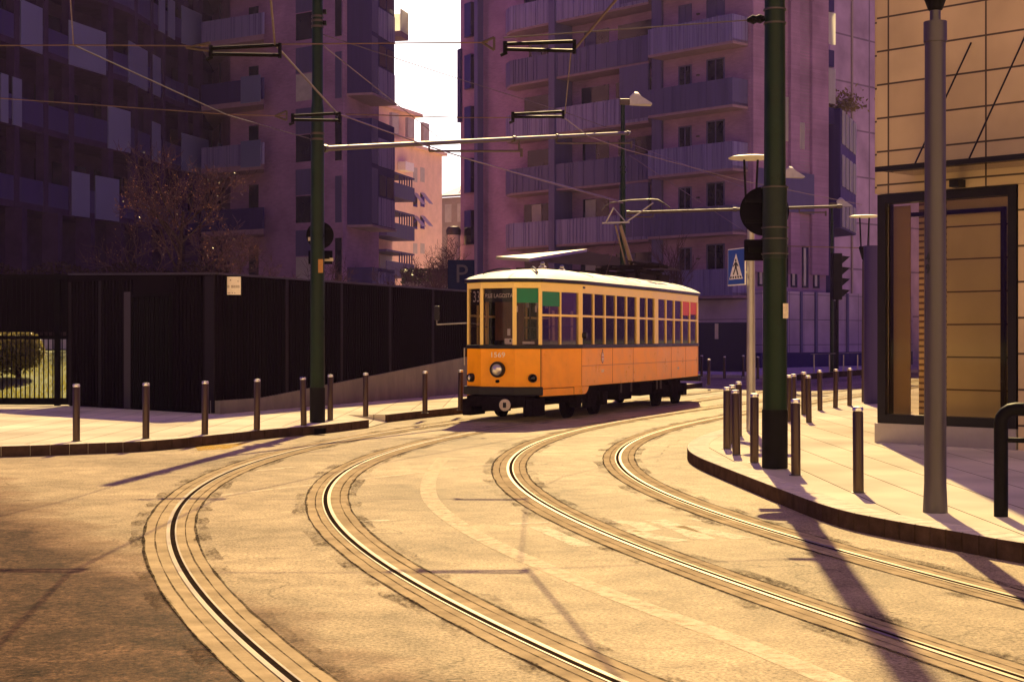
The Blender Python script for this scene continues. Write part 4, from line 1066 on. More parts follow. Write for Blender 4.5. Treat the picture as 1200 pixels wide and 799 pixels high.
mb.tube([f.p(.1, -4, hr+1.5), f.p(1.6, -4, hr+1.5)], .05, 5); mb.build('roof_railing', 'galv', gh, world=True)
hd2 = thing('hedge', 'distant sunlit green hedge behind the bare shrubs near the parking sign', 'hedge', (-3.5, 84, .1))
def hf2(): return Vector((random.uniform(-6, -2.2), 84+random.uniform(-.5, .5), 4.6+random.random()*.8))
mb = MB(); leaf_cloud(mb, hf2, 1500, .12, 18); mb.build('foliage', 'plantgreen', hd2, world=True)
mb = MB(); mb.box(-6, -2.2, 83.6, 84.4, .1, 4.7); mb.build('planter_wall', 'greywall', hd2, world=True)

# ------------------------------------------------------------------ brick block behind the tram
bk = thing('brick_block', 'large brick apartment block with blue-grey balconies behind the tram', 'building', (8, 90, .1))
K0, K1 = Vector((-.76, 91.5)), Vector((12.1, 78.0)); KB = 26.4
f = Fac(K0, K1); rt = Vector((.723, .691)); K2 = K1+rt*6.6
KC = Vector((-3.2, 95.5))
inner0, inner1 = f.p(0, -1.4), f.p(12.2, -1.4)
mb = MB()
mb.prism([(KC.x, KC.y), (inner0.x, inner0.y), (inner1.x, inner1.y), (f.p(12.2).x, f.p(12.2).y), (K1.x, K1.y), (K2.x, K2.y), (K2.x+2, K2.y+14), (KC.x+4, KC.y+12)], .1, KB)
mb.build('wall', 'brick2', bk, world=True)
# chamfer face pieces
fc = Fac(KC, K0)
for k in range(8):
    h = .7+3.2*k
    mb = MB(); fc.box(mb, .5, 1.3, -.3, .02, h+.3, h+2.4); mb.build('window', 'darkwin', bk, world=True)
mb = MB(); fc.box(mb, -.25, .15, -.6, .1, W(0, 142, 95).z, W(0, 56, 95).z); mb.build('fin', 'bluedark', bk, world=True)
mb = MB(); fc.box(mb, 1.9, 2.3, -.3, .12, .1, KB-.3); mb.build('fin', 'bluepanel', bk, world=True)
for s0, s1 in ((su(f, 645), su(f, 652)), (12.15, 12.85)):
    mb = MB(); f.box(mb, s0, s1, -1.3, .16, .1, KB-.2); mb.build('fin', 'bluepanel', bk, world=True)
random.seed(77)
floorsB = [3.85+3.2*k for k in range(7)]
for k, h in enumerate(floorsB):
    # long balcony with rounded left end
    a = f.p(.0, -1.4); b = f.p(.1, -.5); c = f.p(1.0, 0.02); e = f.p(11.8, .02); g = f.p(11.8, -1.4)
    pol = [(a.x, a.y), (b.x, b.y), (c.x, c.y), (e.x, e.y), (g.x, g.y)]
    mb = MB(); mb.prism(pol, h-.18, h+.10); sl = mb.build('balcony', 'soffit', bk, world=True)
    mb = MB()
    out_ = [Vector(p) for p in pol[:4]]
    for p, q in zip(out_, out_[1:]): mb.wall(p, q, h-.06, h+1.35, -.05)
    s = .3
    while s < 11.6: f.box(mb, 1+s*.93, 1+s*.93+.04, .075, .10, h-.05, h+1.36); s += random.choice((.3, .55, .9, .18))
    mb.build('balustrade', 'glassrail' if k % 2 else 'bluepanel', sl, world=True)
    # recess wall openings
    fi = Fac(inner0, inner1)
    for s0, s1 in ((1.0, 3.6), (5.4, 7.6), (8.4, 10.9)):
        mb = MB(); fi.box(mb, s0+random.uniform(-.3, .3), s1, -.1, .03, h+.11, h+2.55); w_n = mb.build('window', 'darkwin', bk, world=True)
        if random.random() < .5:
            mb = MB(); fi.box(mb, s0+.4, s0+1.2, .031, .06, h+.9, h+2.5); mb.build('blind', 'blind' if random.random() < .4 else 'bluepanel', w_n, world=True)
    if k % 2 == 1:
        mb = MB(); f.box(mb, 9.75, 11.85, -.06, .10, h+.1, h+3.0); mb.build('side_screen', 'bluepanel', bk, world=True)
    # short balcony on the right bay
    mb = MB(); f.box(mb, 12.86, 18.5, 0.01, 1.25, h-.18, h+.08); sl = mb.build('balcony', 'soffit', bk, world=True)
    mb = MB(); f.box(mb, 12.86, 18.5, 1.2, 1.26, h-.05, h+1.3); f.box(mb, 18.44, 18.5, .02, 1.2, h-.05, h+1.3); s = 13.0
    while s < 18.4: f.box(mb, s, s+.04, 1.265, 1.29, h-.05, h+1.31); s += random.choice((.3, .6, .2))
    mb.build('balustrade', 'glassrail' if k % 2 == 0 else 'bluepanel', sl, world=True)
    for s0, s1, hh in ((14.0, 14.75, 2.5), (15.9, 16.95, 2.6)): win(f, bk, s0, s1, h+.1, h+hh, 'darkwin' if k != 4 else 'bluepanel')
    mb = MB(); f.box(mb, 15.2, 15.35, .0, .12, h+1.9, h+1.98); mb.build('wall_lamp', 'darksteel', bk, world=True)
# street side: brick piers, slit windows, glazed ends
g2 = Fac(K1, K2)
for s, w, m in ((.0, 1.4, 'brick2'), (2.1, .5, 'brick2'), (3.2, .8, 'brick2'), (5.1, 1.5, 'brick2')):
    mb = MB(); g2.box(mb, s+.02, s+w, -.1, .18, 5.0, KB-.4); mb.build('pier', m, bk, world=True)
for s, h0, h1 in ((2.75, 11.9, 14.2), (4.2, 11.6, 13.0)):
    mb = MB(); g2.box(mb, s, s+.4, .02, .06, h0, h1); mb.build('pane', 'lit', bk, world=True)
mb = MB(); g2.box(mb, .3, 5.2, .2, .24, 8.2, 10.3); mb.build('cladding', 'bluepanel', bk, world=True)
for s in (.6, 1.7, 2.6, 3.4, 4.4, 5.4):
    mb = MB(); g2.box(mb, s, s+.55, .02, .05, 4.3, 6.5); w_n = mb.build('window', 'darkwin', bk, world=True)
    mb = MB(); g2.box(mb, s+.1, s+.3, .051, .07, 4.4, 6.4); mb.build('curtain', 'blind', w_n, world=True)
for h0, h1 in ((17.5, 19.2), (14.3, 16.2)):      # glass screens on the end balconies, lit through by the sun
    mb = MB(); g2.box(mb, 6.66, 7.5, -.06, 0, h0, h1); mb.build('glass_screen', 'lit', bk, world=True)
for h0 in (16.3, 13.2, 19.3):
    mb = MB(); g2.box(mb, 6.64, 7.5, -1.6, -.08, h0, h0+.9); mb.build('balcony', 'bluedark', bk, world=True)
# pale panelled ground floor with dark fins along the street side
gf = Fac(K1+Vector((.35, -.3)), K1+Vector((.35, -.3))+rt*14)
mb = MB(); gf.box(mb, 0, 14, -.6, .25, .9, 4.05); pw = mb.build('panel_base', 'panelwall', bk, world=True)
mb = MB(); gf.box(mb, -.05, 14.05, -.6, .22, .1, .9); mb.build('plinth', 'bluedark', pw, world=True)
for s in (.3, 1.9, 3.2, 4.5, 5.9, 7.4, 9.0):
    mb = MB(); gf.box(mb, s, s+.16, .251, .34, .9, 4.05); mb.build('fin', 'bluepanel', pw, world=True)
mb = MB(); gf2 = Fac(f.p(12.6, .3), f.p(18.6, .3)); gf2.box(mb, 0, 6.1, -.5, .02, .1, 3.6); mb.build('panel_base', 'panelwall', bk, world=True)
# projecting dark balcony box with plants at the corner
q = K2+rt*.15
bx = Fac(q, q+rt*4)
bxt = thing('balcony_box', 'dark projecting balcony tower with bright slats and plants on top, far right', 'building', (q.x, q.y, .1))
bx = Fac(U(955, 84), U(985, 83)); by2 = Fac(U(985, 83), U(1003, 89))
mb = MB(); mb.prism([tuple(bx.p(0)[:2]), tuple(bx.p(bx.L)[:2]), tuple(by2.p(by2.L)[:2]), (by2.p(by2.L).x-1, by2.p(by2.L).y+2), (bx.p(0).x, bx.p(0).y+6)], 7.6, W(0, 130, 84).z); mb.build('wall', 'bluedark', bxt, world=True)
for h0, h1 in ((12.2, 14.0), (9.9, 11.6), (7.7, 9.1)):
    for i in range(4):
        mb = MB(); by2.box(mb, by2.L*(.08+.24*i), by2.L*(.08+.24*i)+.9, .03, .08, h0, h1); mb.build('slat_screen', 'lit', bxt, world=True)
mb = MB(); mb.box(bx.p(.6).x, bx.p(.6).x+.5, 83.5, 88, .1, 7.6); mb.build('pier', 'bluedark', bxt, world=True)
pn = thing('balcony_plant', 'sunlit plants on top of the dark projecting balcony tower', 'plant', (bx.p(1).x, 84.5, W(0, 130, 84).z))
def pf():
    v = Vector((random.gauss(0, .55), random.gauss(0, .5), abs(random.gauss(0, .45)))); return v+Vector((.7+v.z*.3, 0, .05))
mb = MB(); leaf_cloud(mb, pf, 500, .12, 6); mb.build('foliage', translucent_mat('plant_leaf', (.22, .17, .05), .5), pn)
# tall wall beyond
tb = thing('tall_block', 'tall plain panelled block rising beside the shop corner', 'building', (26, 112, .1))
A_, B_ = U(973, 104), U(1120, 116); ff = Fac(A_, B_)
mb = MB(); ff.box(mb, 0, ff.L, -14, 0, .1, 36); mb.build('wall', 'bigwall', tb, world=True)
mb = MB(); ff.box(mb, su(ff, 997), su(ff, 998.5), .0, .1, .1, 36); mb.build('joint_fin', 'greywall', tb, world=True)
# dark site wall behind the tram's rear
dw = thing('site_wall', 'dark blue boarded wall behind the rear of the tram', 'wall', (11, 69, .1))
A_, B_ = U(785, 71), U(884, 68.5); ff = Fac(A_, B_)
mb = MB(); ff.box(mb, 0, ff.L, -.12, 0, .1, 2.35); mb.build('boarding', mat('site_boarding', (.015, .012, .035), .6, var=.25), dw, world=True)
mb = MB(); ff.box(mb, su(ff, 838), su(ff, 842), .01, .03, 1.6, 2.3); mb.build('notice', 'sticker', dw, world=True)
mb = MB(); mb.box(14.2, 14.4, 68.2, 68.4, .1, 3.3); mb.build('post', 'blackpaint', dw, world=True)
# ramp rail in the distance
rr_ = thing('ramp_rail', 'pale ramp rail with thin uprights before the panelled ground floor', 'railing', (14, 66, .14))
A_, B_ = G(915, 448, .14), W(1014, 436, 62.0)
q0 = W(925, 443, 60); q1 = W(1014, 436, 60)
mb = MB(); mb.bar(q0, q1, .1, .22); mb.build('kerb_beam', 'galv', rr_, world=True)
mb = MB()
for u in (954, 972, 988.5, 1005): p = W(u, 438, 60.2); mb.tube([p, p+Vector((0, 0, .75))], .025, 6)
mb.tube([W(950, 415, 60.2), W(1012, 413, 60.2)], .012, 6); mb.build('upright', 'galv', rr_, world=True)
mb = MB(); 
for u in (930, 970, 1010): p = W(u, 440, 60.1); mb.tube([Vector((p.x, p.y, .1)), p], .03, 6)
mb.build('leg', 'darksteel', rr_, world=True)

# ------------------------------------------------------------------ shop on the right
C0 = Vector((5.25, 22.1)); dS = Vector((.696, -.718)).normalized(); C1 = C0+dS*6.5; rb = Vector((.723, .691))
sh = thing('shop_building', 'tan stone-clad shop corner with a large black-framed window', 'building', (C0.x, C0.y, .15))
f = Fac(C0, C1); ZH = 3.65; WE = 2.16
mb = MB(); f.box(mb, 0, 6.5, -.25, 0, ZH+.06, 9.5); f.box(mb, WE+.02, 6.5, -.25, 0, .15, ZH+.055)
b_ = [f.p(0, -.25), f.p(6.5, -.25)]
mb.build('wall', 'stone', sh, world=True)
mb = MB(); q = f.p(0, -.26); w2 = Fac(q, q+Vector((rb.x, rb.y, 0))*9); w2.box(mb, 0, 9, -.2, 0, ZH+.1, 9.5); mb.build('side_wall', 'stone', sh, world=True)
mb = MB(); mb.prism([tuple(f.p(0, -.01)[:2]), tuple(f.p(6.5, -.01)[:2]), tuple((f.p(6.5)+Vector((rb.x, rb.y, 0))*9)[:2]), tuple((f.p(0)+Vector((rb.x, rb.y, 0))*9)[:2])], 9.5, 9.8); mb.build('roof', 'greywall', sh, world=True)
mb = MB(); f.box(mb, -.02, WE, -.3, .03, .15, .43); mb.build('plinth', 'plinth', sh, world=True)
mb = MB(); f.box(mb, .02, .15, -.2, .02, .432, ZH+.05); f.box(mb, WE-.12, WE, -.2, .02, .432, ZH+.05); f.box(mb, .151, WE-.121, -.2, .02, ZH-.08, ZH+.05); f.box(mb, .151, WE-.121, -.2, .02, .432, .56)
sw = mb.build('shop_window', 'frame', sh, world=True)
mb = MB(); f.box(mb, .151, WE-.121, -.06, -.05, .561, ZH-.081); mb.build('pane', 'shopglass', sw, world=True)
mb = MB(); f.box(mb, 1.74, 1.80, -.40, -.34, .561, ZH-.2); f.box(mb, .15, 1.80, -.40, -.34, ZH-.26, ZH-.2); mb.build('mullion', 'frame', sw, world=True)
# inside: stone lobby wall, blind, floor
mb = MB(); f.box(mb, .86, 3.4, -.60, -.45, .45, ZH); mb.build('lobby_wall', 'insidestone', sh, world=True)
mb = MB(); f.box(mb, .03, .36, -.32, -.30, .5, ZH-.1); mb.build('roller_blind', 'blindbrown', sh, world=True)
mb = MB(); f.box(mb, .2, .9, -.9, -.8, .45, ZH); mb.build('slat_reflection', brick_mat('reflected_slats', (.46, .36, .22), (.42, .33, .2), (.12, .08, .05), 9, .09, GRID, .7, .2, 0), sh, world=True)  # striped panel standing in for a slatted reflection in the glass
mb = MB(); f.box(mb, 0.1, 6.4, -4.5, -.3, .16, .44); mb.build('floor', 'plinth', sh, world=True)
mb = MB(); f.box(mb, 0.1, 6.4, -4.5, -.3, ZH+.01, ZH+.09); mb.build('ceiling', 'blindbrown', sh, world=True)
mb = MB(); f.box(mb, 0.1, 6.4, -4.7, -4.5, .16, ZH+.05); mb.build('rear_wall', 'blindbrown', sh, world=True)
# canopy with tie rods
cz0 = W(1027, 210, 22.1).z
sc0 = .60
mb = MB(); f.box(mb, sc0, 6.5, .02, .95, cz0, cz0+.035); cp = mb.build('canopy', 'shopglass', sh, world=True)
mb = MB(); f.box(mb, sc0, 6.5, .951, .99, cz0-.02, cz0+.05); mb.build('edge', 'frame', cp, world=True)
for s in (1.25, 2.05, 2.85):
    mb = MB(); mb.tube([f.p(s-.1, .9, cz0+.03), f.p(s+.25, .02, cz0+1.75)], .012, 6); mb.build('tie_rod', 'frame', cp, world=True)
mb = MB(); f.box(mb, 1.28, 1.42, .03, .22, cz0-.22, cz0-.12); mb.build('downlight', 'frame', cp, world=True)
# dark rounded pier beyond the shop
dp = MB(); p = G(1021, 473, .15); dp.lathe([(0, 0), (.20, 0), (.20, 3.6), (0, 3.6)], (p.x+.03, p.y, .15), 24)
tag(dp.build('round_pier', 'bluedark', smooth=True), 'dark round pier just left of the shop corner', 'pier')

# ------------------------------------------------------------------ unseen building added behind the viewpoint to bounce sunlight
tc_ = thing('bounce_terrace', 'unseen pale building added behind the viewpoint to bounce sunlight up the street', 'building', (0, -14, 0))
MB().box(-48, 48, -26, -14, -.02, 16).build('wall', 'bouncewall', tc_, world=True)
MB().box(-48.3, 48.3, -26.2, -13.6, 16.004, 16.5).build('cornice', 'creamwall', tc_, world=True)
for k in range(4):
    for i in range(20):
        x = -45+4.7*i; z = 1.2+3.5*k; MB().box(x, x+1.3, -14.1, -13.97, z, z+2.0).build('window', 'darkwin', tc_, world=True)
# ------------------------------------------------------------------ the tram
TH_ = R(23.0)
tr_o = Vector((-.166, 30.51, 0))
# local x runs from the front to the rear, local y to the near side
tm = thing('tram', 'orange and cream vintage tram numbered 1569 standing on the left track', 'tram', tr_o, 0)
tm.rotation_euler = (0, 0, math.pi/2-TH_)
# with this rotation local +x -> (sin, cos) and local +y -> (-cos, sin): the near side is -y
def Yn(y): return -y
plan_near = [(-.30, .36), (0, .80), (1.55, 1.08), (6.6, 1.08), (10.9, .85), (11.2, .38)]
ring = [(x, Yn(y)) for x, y in plan_near]+[(x, -Yn(y)) for x, y in reversed(plan_near)]   # closed outline
def ring_off(dd, pts=ring):
    n = len(pts); out = []
    for i, p in enumerate(pts):
        p = Vector(p); a = Vector(pts[i-1]); b = Vector(pts[(i+1) % n]); n1 = (p-a).normalized(); n2 = (b-p).normalized()
        q = Vector((n1.y+n2.y, -n1.x-n2.x)); q = q.normalized()/max(.6, math.cos(n1.angle(n2)/2)); out.append(p+q*dd)
    return [(v.x, v.y) for v in out]
area = sum(a[0]*b[1]-b[0]*a[1] for a, b in zip(ring, ring[1:]+ring[:1]))
if area < 0: ring = ring[::-1]
def band(mb, z0, z1, d_out, d_in, pts=None):
    o, i = ring_off(d_out), ring_off(d_in); n = len(o)
    for k in range(n):
        k2 = (k+1) % n
        mb.hexa([(*o[k], z0), (*o[k2], z0), (*i[k2], z0), (*i[k], z0)], [(*o[k], z1), (*o[k2], z1), (*i[k2], z1), (*i[k], z1)])
BELT0, BELT1, WB, WT, EV0, EV1 = 1.44, 1.51, 1.515, 2.60, 2.75, 2.82
mb = MB(); band(mb, .66, BELT0-.002, 0, -.05); body = mb.build('lower_body', 'orange', tm, bevel=.006)
mb = MB(); band(mb, BELT0, BELT1, .02, -.05); mb.build('belt_rail', 'tramblack', tm, bevel=.006)
mb = MB(); band(mb, EV0, EV1, .05, -.05); mb.build('gutter', 'tramblack', tm, bevel=.008)
# near / far sides as wall planes in local coordinates
class LF(Fac): pass
def lfac(a, b):
    f = Fac(a, b); c = (Vector(a)+Vector(b))/2-Vector((5.4, 0))
    if f.n.dot(c) < 0: f.n = -f.n
    return f
N = [(x, Yn(y)) for x, y in plan_near]; Ff = [(x, -Yn(y)) for x, y in plan_near]
faces = {}
faces['front'] = lfac(Ff[0], N[0]); faces['fq_n'] = lfac(N[0], N[1]); faces['fq_f'] = lfac(Ff[1], Ff[0])
faces['door_n'] = lfac(N[1], N[2]); faces['mid_n'] = lfac(N[2], N[3]); faces['rear_n'] = lfac(N[3], N[4])
faces['door_f'] = lfac(Ff[2], Ff[1]); faces['mid_f'] = lfac(Ff[3], Ff[2]); faces['rear_f'] = lfac(Ff[4], Ff[3])
faces['rq_n'] = lfac(N[4], N[5]); faces['rear'] = lfac(N[5], Ff[5]); faces['rq_f'] = lfac(Ff[5], Ff[4])
upper = MB()
winspec = {}     # face -> list of (s0, s1)
def equal(L, n, a, b, bar): 
    w = (L-a-b-(n-1)*bar)/n; return [(a+i*(w+bar), a+i*(w+bar)+w) for i in range(n)]
winspec['front'] = [(.045, faces['front'].L-.045)]; winspec['fq_n'] = [(.045, faces['fq_n'].L-.05)]; winspec['fq_f'] = [(.05, faces['fq_f'].L-.045)]
winspec['rear'] = winspec['front']; winspec['rq_n'] = winspec['fq_f']; winspec['rq_f'] = winspec['fq_n']
for s in 'nf':
    winspec['door_'+s] = equal(faces['door_'+s].L, 2, .05, .12, .04) if s == 'n' else equal(faces['door_'+s].L, 2, .12, .05, .04)
    Lm = faces['mid_'+s].L
    q = equal(Lm*.705, 5, .05, .0, .055); q += [(x+Lm*.745, y+Lm*.745) for x, y in equal(Lm*.225, 2, 0, 0, .05)]
    winspec['mid_'+s] = q if s == 'n' else [(Lm-y, Lm-x) for x, y in q][::-1]
    Lr = faces['rear_'+s].L; q = equal(Lr, 5, .14, .12, .055); winspec['rear_'+s] = q if s == 'n' else [(Lr-y, Lr-x) for x, y in q][::-1]
MID = 2.10
glassjobs = []
for k, f in faces.items():
    front = k in ('front', 'fq_n', 'fq_f', 'rear', 'rq_n', 'rq_f'); wt = 2.63 if front else WT-.03
    f.box(upper, 0, f.L, -.05, 0, wt, EV0-.002)
    last = 0.0
    for (a, b) in winspec[k]+[(f.L, f.L)]:
        if a-last > .004: f.box(upper, last+(.0 if last else .0), a, -.05, .004 if a-last > .08 else 0, WB, wt-.001)
        last = b
    for a, b in winspec[k]:
        if not front: f.box(upper, a+.001, b-.001, -.045, -.003, MID-.022, MID+.022)
        glassjobs.append((k, f, a, b, wt))
upper.build('upper_body', 'cream', tm, bevel=.005)
for k, f, a, b, wt in glassjobs:
    mb = MB(); f.box(mb, a+.001, b-.001, -.032, -.026, WB+.001, wt-.002); w = mb.build('window', 'pane', tm)
    front = k in ('front', 'fq_n', 'fq_f')
    if not front and 'rq' not in k and k != 'rear':
        mb = MB(); f.box(mb, a+.003, b-.003, -.075, -.068, WB+.36, WB+.375); mb.build('guard_rail', 'brass', w)
# cornice seams / panel lines on the orange body
mb = MB()
for k, ss in (('door_n', (.02, 1.56)), ('mid_n', (1.9, 3.3)), ('rear_n', (1.4, 2.9, 4.2))):
    f = faces[k]
    for s in ss: f.box(mb, s, s+.012, .0, .004, .67, BELT0-.004)
for k in ('mid_n', 'rear_n'):
    f = faces[k]; f.box(mb, .02, f.L-.02, .0, .004, 1.07, 1.08)
mb.build('panel_seam', mat('orange_seam', (.34, .085, .008), .5, var=.2), body)
mb = MB(); f = faces['fq_n']; f.box(mb, f.L-.012, f.L, .0, .004, .67, BELT0-.004); mb.build('panel_seam', 'tramblack', body)
# deeper door skirt
f = faces['door_n']; mb = MB(); f.box(mb, .02, f.L, -.05, .006, .50, .659)
f2_ = faces['mid_n']
pts = [(0, .50), (.18, .50), (.26, .52), (.36, .58), (.42, .655), (0, .655)]
b_ = [f2_.p(s, -.05, h) for s, h in pts]; mb.hexa(b_, [f2_.p(s, .003, h) for s, h in pts]); ds = mb.build('door_skirt', 'orange', tm)
f = faces['door_n']; mb = MB(); f.box(mb, .03, 1.25, .007, .010, .645, .655); f.box(mb, 1.24, 1.25, .007, .010, .51, .645); mb.build('panel_seam', 'bogie', ds)
f = faces['door_f']; mb = MB(); f.box(mb, 0, f.L-.02, -.05, .006, .50, .659); mb.build('door_skirt', 'orange', tm)
# bumpers
def bumper(pp, z0=.52, z1=.69):
    mb = MB(); n = len(pp)
    for a, b in zip(pp, pp[1:]): f = lfac(a, b); f.box(mb, -.03, f.L+.03, -.06, .07, z0, z1)
    return mb.build('bumper', 'tramblack', tm, bevel=.02)
bumper([Ff[1], Ff[0], N[0], N[1]]); bumper([N[4], N[5], Ff[5], Ff[4]])
mb = MB(); mb.box(-.42, .2, -.62, .62, .30, .52); mb.box(-.5, -.2, -.25, .25, .22, .5); mb.box(-.34, .35, -.75, -.55, .12, .45); mb.box(-.34, .35, .55, .75, .12, .45)
mb.build('lifeguard', 'bogie', tm, bevel=.02)
# coupler disc
cx_, cy_ = -.62, Yn(.30)
cpl = MB().lathe([(0, -.30), (.06, -.30), (.06, 0), (0, 0)], (cx_+.0, cy_, .35), 16, (-1, 0, 0)).build('coupler', 'bogie', tm, smooth=True)
MB().lathe([(.03, .0), (.115, 0), (.115, .03), (.105, .035), (.03, .035)], (cx_, cy_, .35), 24, (-1, 0, 0)).build('coupler_plate', 'sticker', cpl, smooth=True)
MB().box(cx_-.038, cx_-.005, cy_-.035, cy_+.035, .30, .40).build('slot', 'tramblack', cpl)
# roof: loft from the gutter outline up to a crown
mb = MB(); rows = []
import bisect
base = ring_off(.055)
for z, shx in ((EV1, 0), (2.87, .06), (2.93, .16), (2.99, .30), (3.04, .46), (3.075, .64), (3.09, .86)):
    row = []
    for (x, y) in base:
        yy = y*(1-shx); xx = x
        ends = 2.6
        if x < ends: xx = x+(ends-x)*min(1, shx*1.02)*.93
        elif x > 10.9-ends+.3: xx = x-(x-(10.9-ends+.3))*min(1, shx*1.02)*.93
        row.append(mb.bm.verts.new((xx, yy, z)))
    rows.append(row)
for a, b in zip(rows, rows[1:]):
    n = len(a)
    for k in range(n): mb.bm.faces.new((a[k], a[(k+1) % n], b[(k+1) % n], b[k]))
mb.bm.faces.new(rows[-1])
bmesh.ops.subdivide_edges(mb.bm, edges=[e for e in mb.bm.edges if e.calc_length() > 1.2], cuts=3, use_grid_fill=True)
rf = mb.build('roof', 'tramroof', tm, smooth=True)
for x, y in ((1.7, -.15), (3.2, .0)): MB().lathe([(0, 3.05), (.09, 3.05), (.085, 3.13), (.04, 3.16), (.05, 3.2), (.02, 3.24), (0, 3.24)], (x, y, 0), 16).build('roof_vent', 'galv', rf, smooth=True)
from mathutils.bvhtree import BVHTree
rbv = BVHTree.FromPolygons([v.co for v in rf.data.vertices], [list(p.vertices) for p in rf.data.polygons])
def on_roof(x, y, up=.02):
    h = rbv.ray_cast(Vector((x, y, 6)), Vector((0, 0, -1)))[0]
    return (h+Vector((0, 0, up))) if h else Vector((x, y, 2.85))
MB().tube([on_roof(.25+.1*i, Yn(.62-.055*i), .03+.03*math.sin(i/9*math.pi)) for i in range(10)], .022, 6).build('roof_rail', 'tramblack', rf, smooth=True)
MB().tube([on_roof(.12+.08*i, -Yn(.5-.04*i), .03+.03*math.sin(i/8*math.pi)) for i in range(9)], .018, 6).build('roof_rail', 'tramblack', rf, smooth=True)
for x in (2.6, 4.2, 5.8, 7.0, 9.4):
    MB().tube([on_roof(x, -.95+.1*i, .003) for i in range(20)], .010, 5).build('roof_seam', 'galv', rf, smooth=True)
# floor, ceiling, interior
mb = MB(); mb.prism(ring_off(-.055), .68, .76); mb.build('floor', 'tramfloor', tm)
mb = MB(); mb.prism(ring_off(-.055), 2.70, 2.74); mb.build('ceiling', 'wood', tm)
for s in (1, -1):
    mb = MB()
    mb.box(2.2, 10.2, s*.55, s*.86, 1.10, 1.15); mb.box(2.2, 10.2, s*.80, s*.86, 1.15, 1.62); mb.box(2.2, 10.2, s*.58, s*.62, .76, 1.10)
    mb.build('bench', 'wood', tm)
mb = MB(); mb.box(1.75, 1.80, -.95, -.3, .76, 2.68); mb.box(1.75, 1.80, .3, .95, .76, 2.68); mb.box(10.0, 10.05, -.8, -.25, .76, 2.68); mb.box(10.0, 10.05, .25, .8, .76, 2.68)
mb.build('partition', 'wood', tm)
for x in (2.6, 3.9, 5.2, 6.5, 7.8, 9.1):
    mb = MB(); mb.tube([(x, Yn(.5), .76), (x, Yn(.5), 2.7)], .018, 8); mb.tube([(x, -Yn(.5), .76), (x, -Yn(.5), 2.7)], .018, 8); mb.build('grab_pole', 'brass', tm, smooth=True)
mb = MB()
for x in [2.4+.55*i for i in range(14)]:
    for s in (1, -1): mb.box(x, x+.015, s*.48-.03, s*.48+.03, 2.30, 2.42); mb.box(x, x+.015, s*.48-.006, s*.48+.006, 2.42, 2.62)
mb.build('strap_handle', 'paper', tm)
mb = MB(); mb.box(-.18, .05, -.32, .3, .76, 1.5); mb.lathe([(0, 0), (.12, 0), (.12, .3), (0, .3)], (.05, Yn(-.1), 1.3), 16); mb.build('driver_desk', 'tramblack', tm)
# signs, numbers
f = faces['front']; fn = Vector((-1, 0, 0))
def onf(k, s, h, d=0): return faces[k].p(s, d, h)
mb = MB(); f.box(mb, .05, f.L-.05, -.075, -.07, 2.36, 2.62); db = mb.build('destination_board', 'tramblack', tm)
text('lettering', 'P.LE LAGOSTA', .115, 'letter', db, face_mat(onf('front', f.L/2, 2.48, -.066), fn), .001, .80)
f = faces['fq_f']; mb = MB(); f.box(mb, .05, f.L-.05, -.075, -.07, 2.30, 2.62); rb_ = mb.build('route_board', 'tramblack', tm)
text('lettering', '33', .31, 'letter', rb_, face_mat(onf('fq_f', f.L*.48, 2.46, -.066), (f.n.x, f.n.y, 0)), .001, .95)
text('number_lettering', '1569', .145, 'letter', body, face_mat(onf('front', .36, 1.315, .003), fn), .002, 1.15)
f = faces['mid_n']; sm = su
text('number_lettering', '1569', .09, 'letter', body, face_mat(onf('mid_n', 1.25, .95, .004), (f.n.x, f.n.y, 0)), .002, 1.0)
f = faces['rear_n']; text('number_lettering', '1569', .085, 'letter', body, face_mat(onf('rear_n', 2.1, .90, .004), (f.n.x, f.n.y, 0)), .002, 1.0)
# civic crest: red cross on a white oval shield with a small crown
f = faces['mid_n']; cs = 1.25
def oval(mb, rx, rz, d0, d1, hc, s=cs, n=20):
    mb.hexa([f.p(s+rx*math.cos(2*math.pi*i/n), d0, hc+rz*math.sin(2*math.pi*i/n)) for i in range(n)], [f.p(s+rx*math.cos(2*math.pi*i/n), d1, hc+rz*math.sin(2*math.pi*i/n)) for i in range(n)])
mb = MB(); oval(mb, .075, .13, .004, .006, 1.24); cr = mb.build('crest', 'wood', tm)
mb = MB(); oval(mb, .055, .10, .0065, .008, 1.24); mb.build('shield', 'letter', cr)
mb = MB(); f.box(mb, cs-.012, cs+.012, .0085, .0095, 1.15, 1.33); f.box(mb, cs-.05, cs+.05, .0096, .0102, 1.235, 1.255); mb.build('cross', 'redblind', cr)
mb = MB(); f.box(mb, cs-.028, cs+.028, .004, .008, 1.375, 1.41); mb.build('crown', 'wood', cr)
mb = MB(); f.box(mb, .05, .17, .003, .012, 2.665, 2.705); mb.build('vent_grille', 'tramblack', tm)
# blinds
def blind(k, i, m, h0, h1):
    f = faces[k]; a, b = winspec[k][i]; mb = MB(); f.box(mb, a+.005, b-.005, -.022, -.018, h0, h1); mb.build('blind', m, tm)
blind('fq_n', 0, 'greenblind', 2.34, 2.62); blind('door_n', 0, 'greenblind', 2.28, 2.565)
blind('rear_n', 3, 'redblind', 2.22, 2.565); blind('rear_n', 4, 'redblind', 2.25, 2.565)
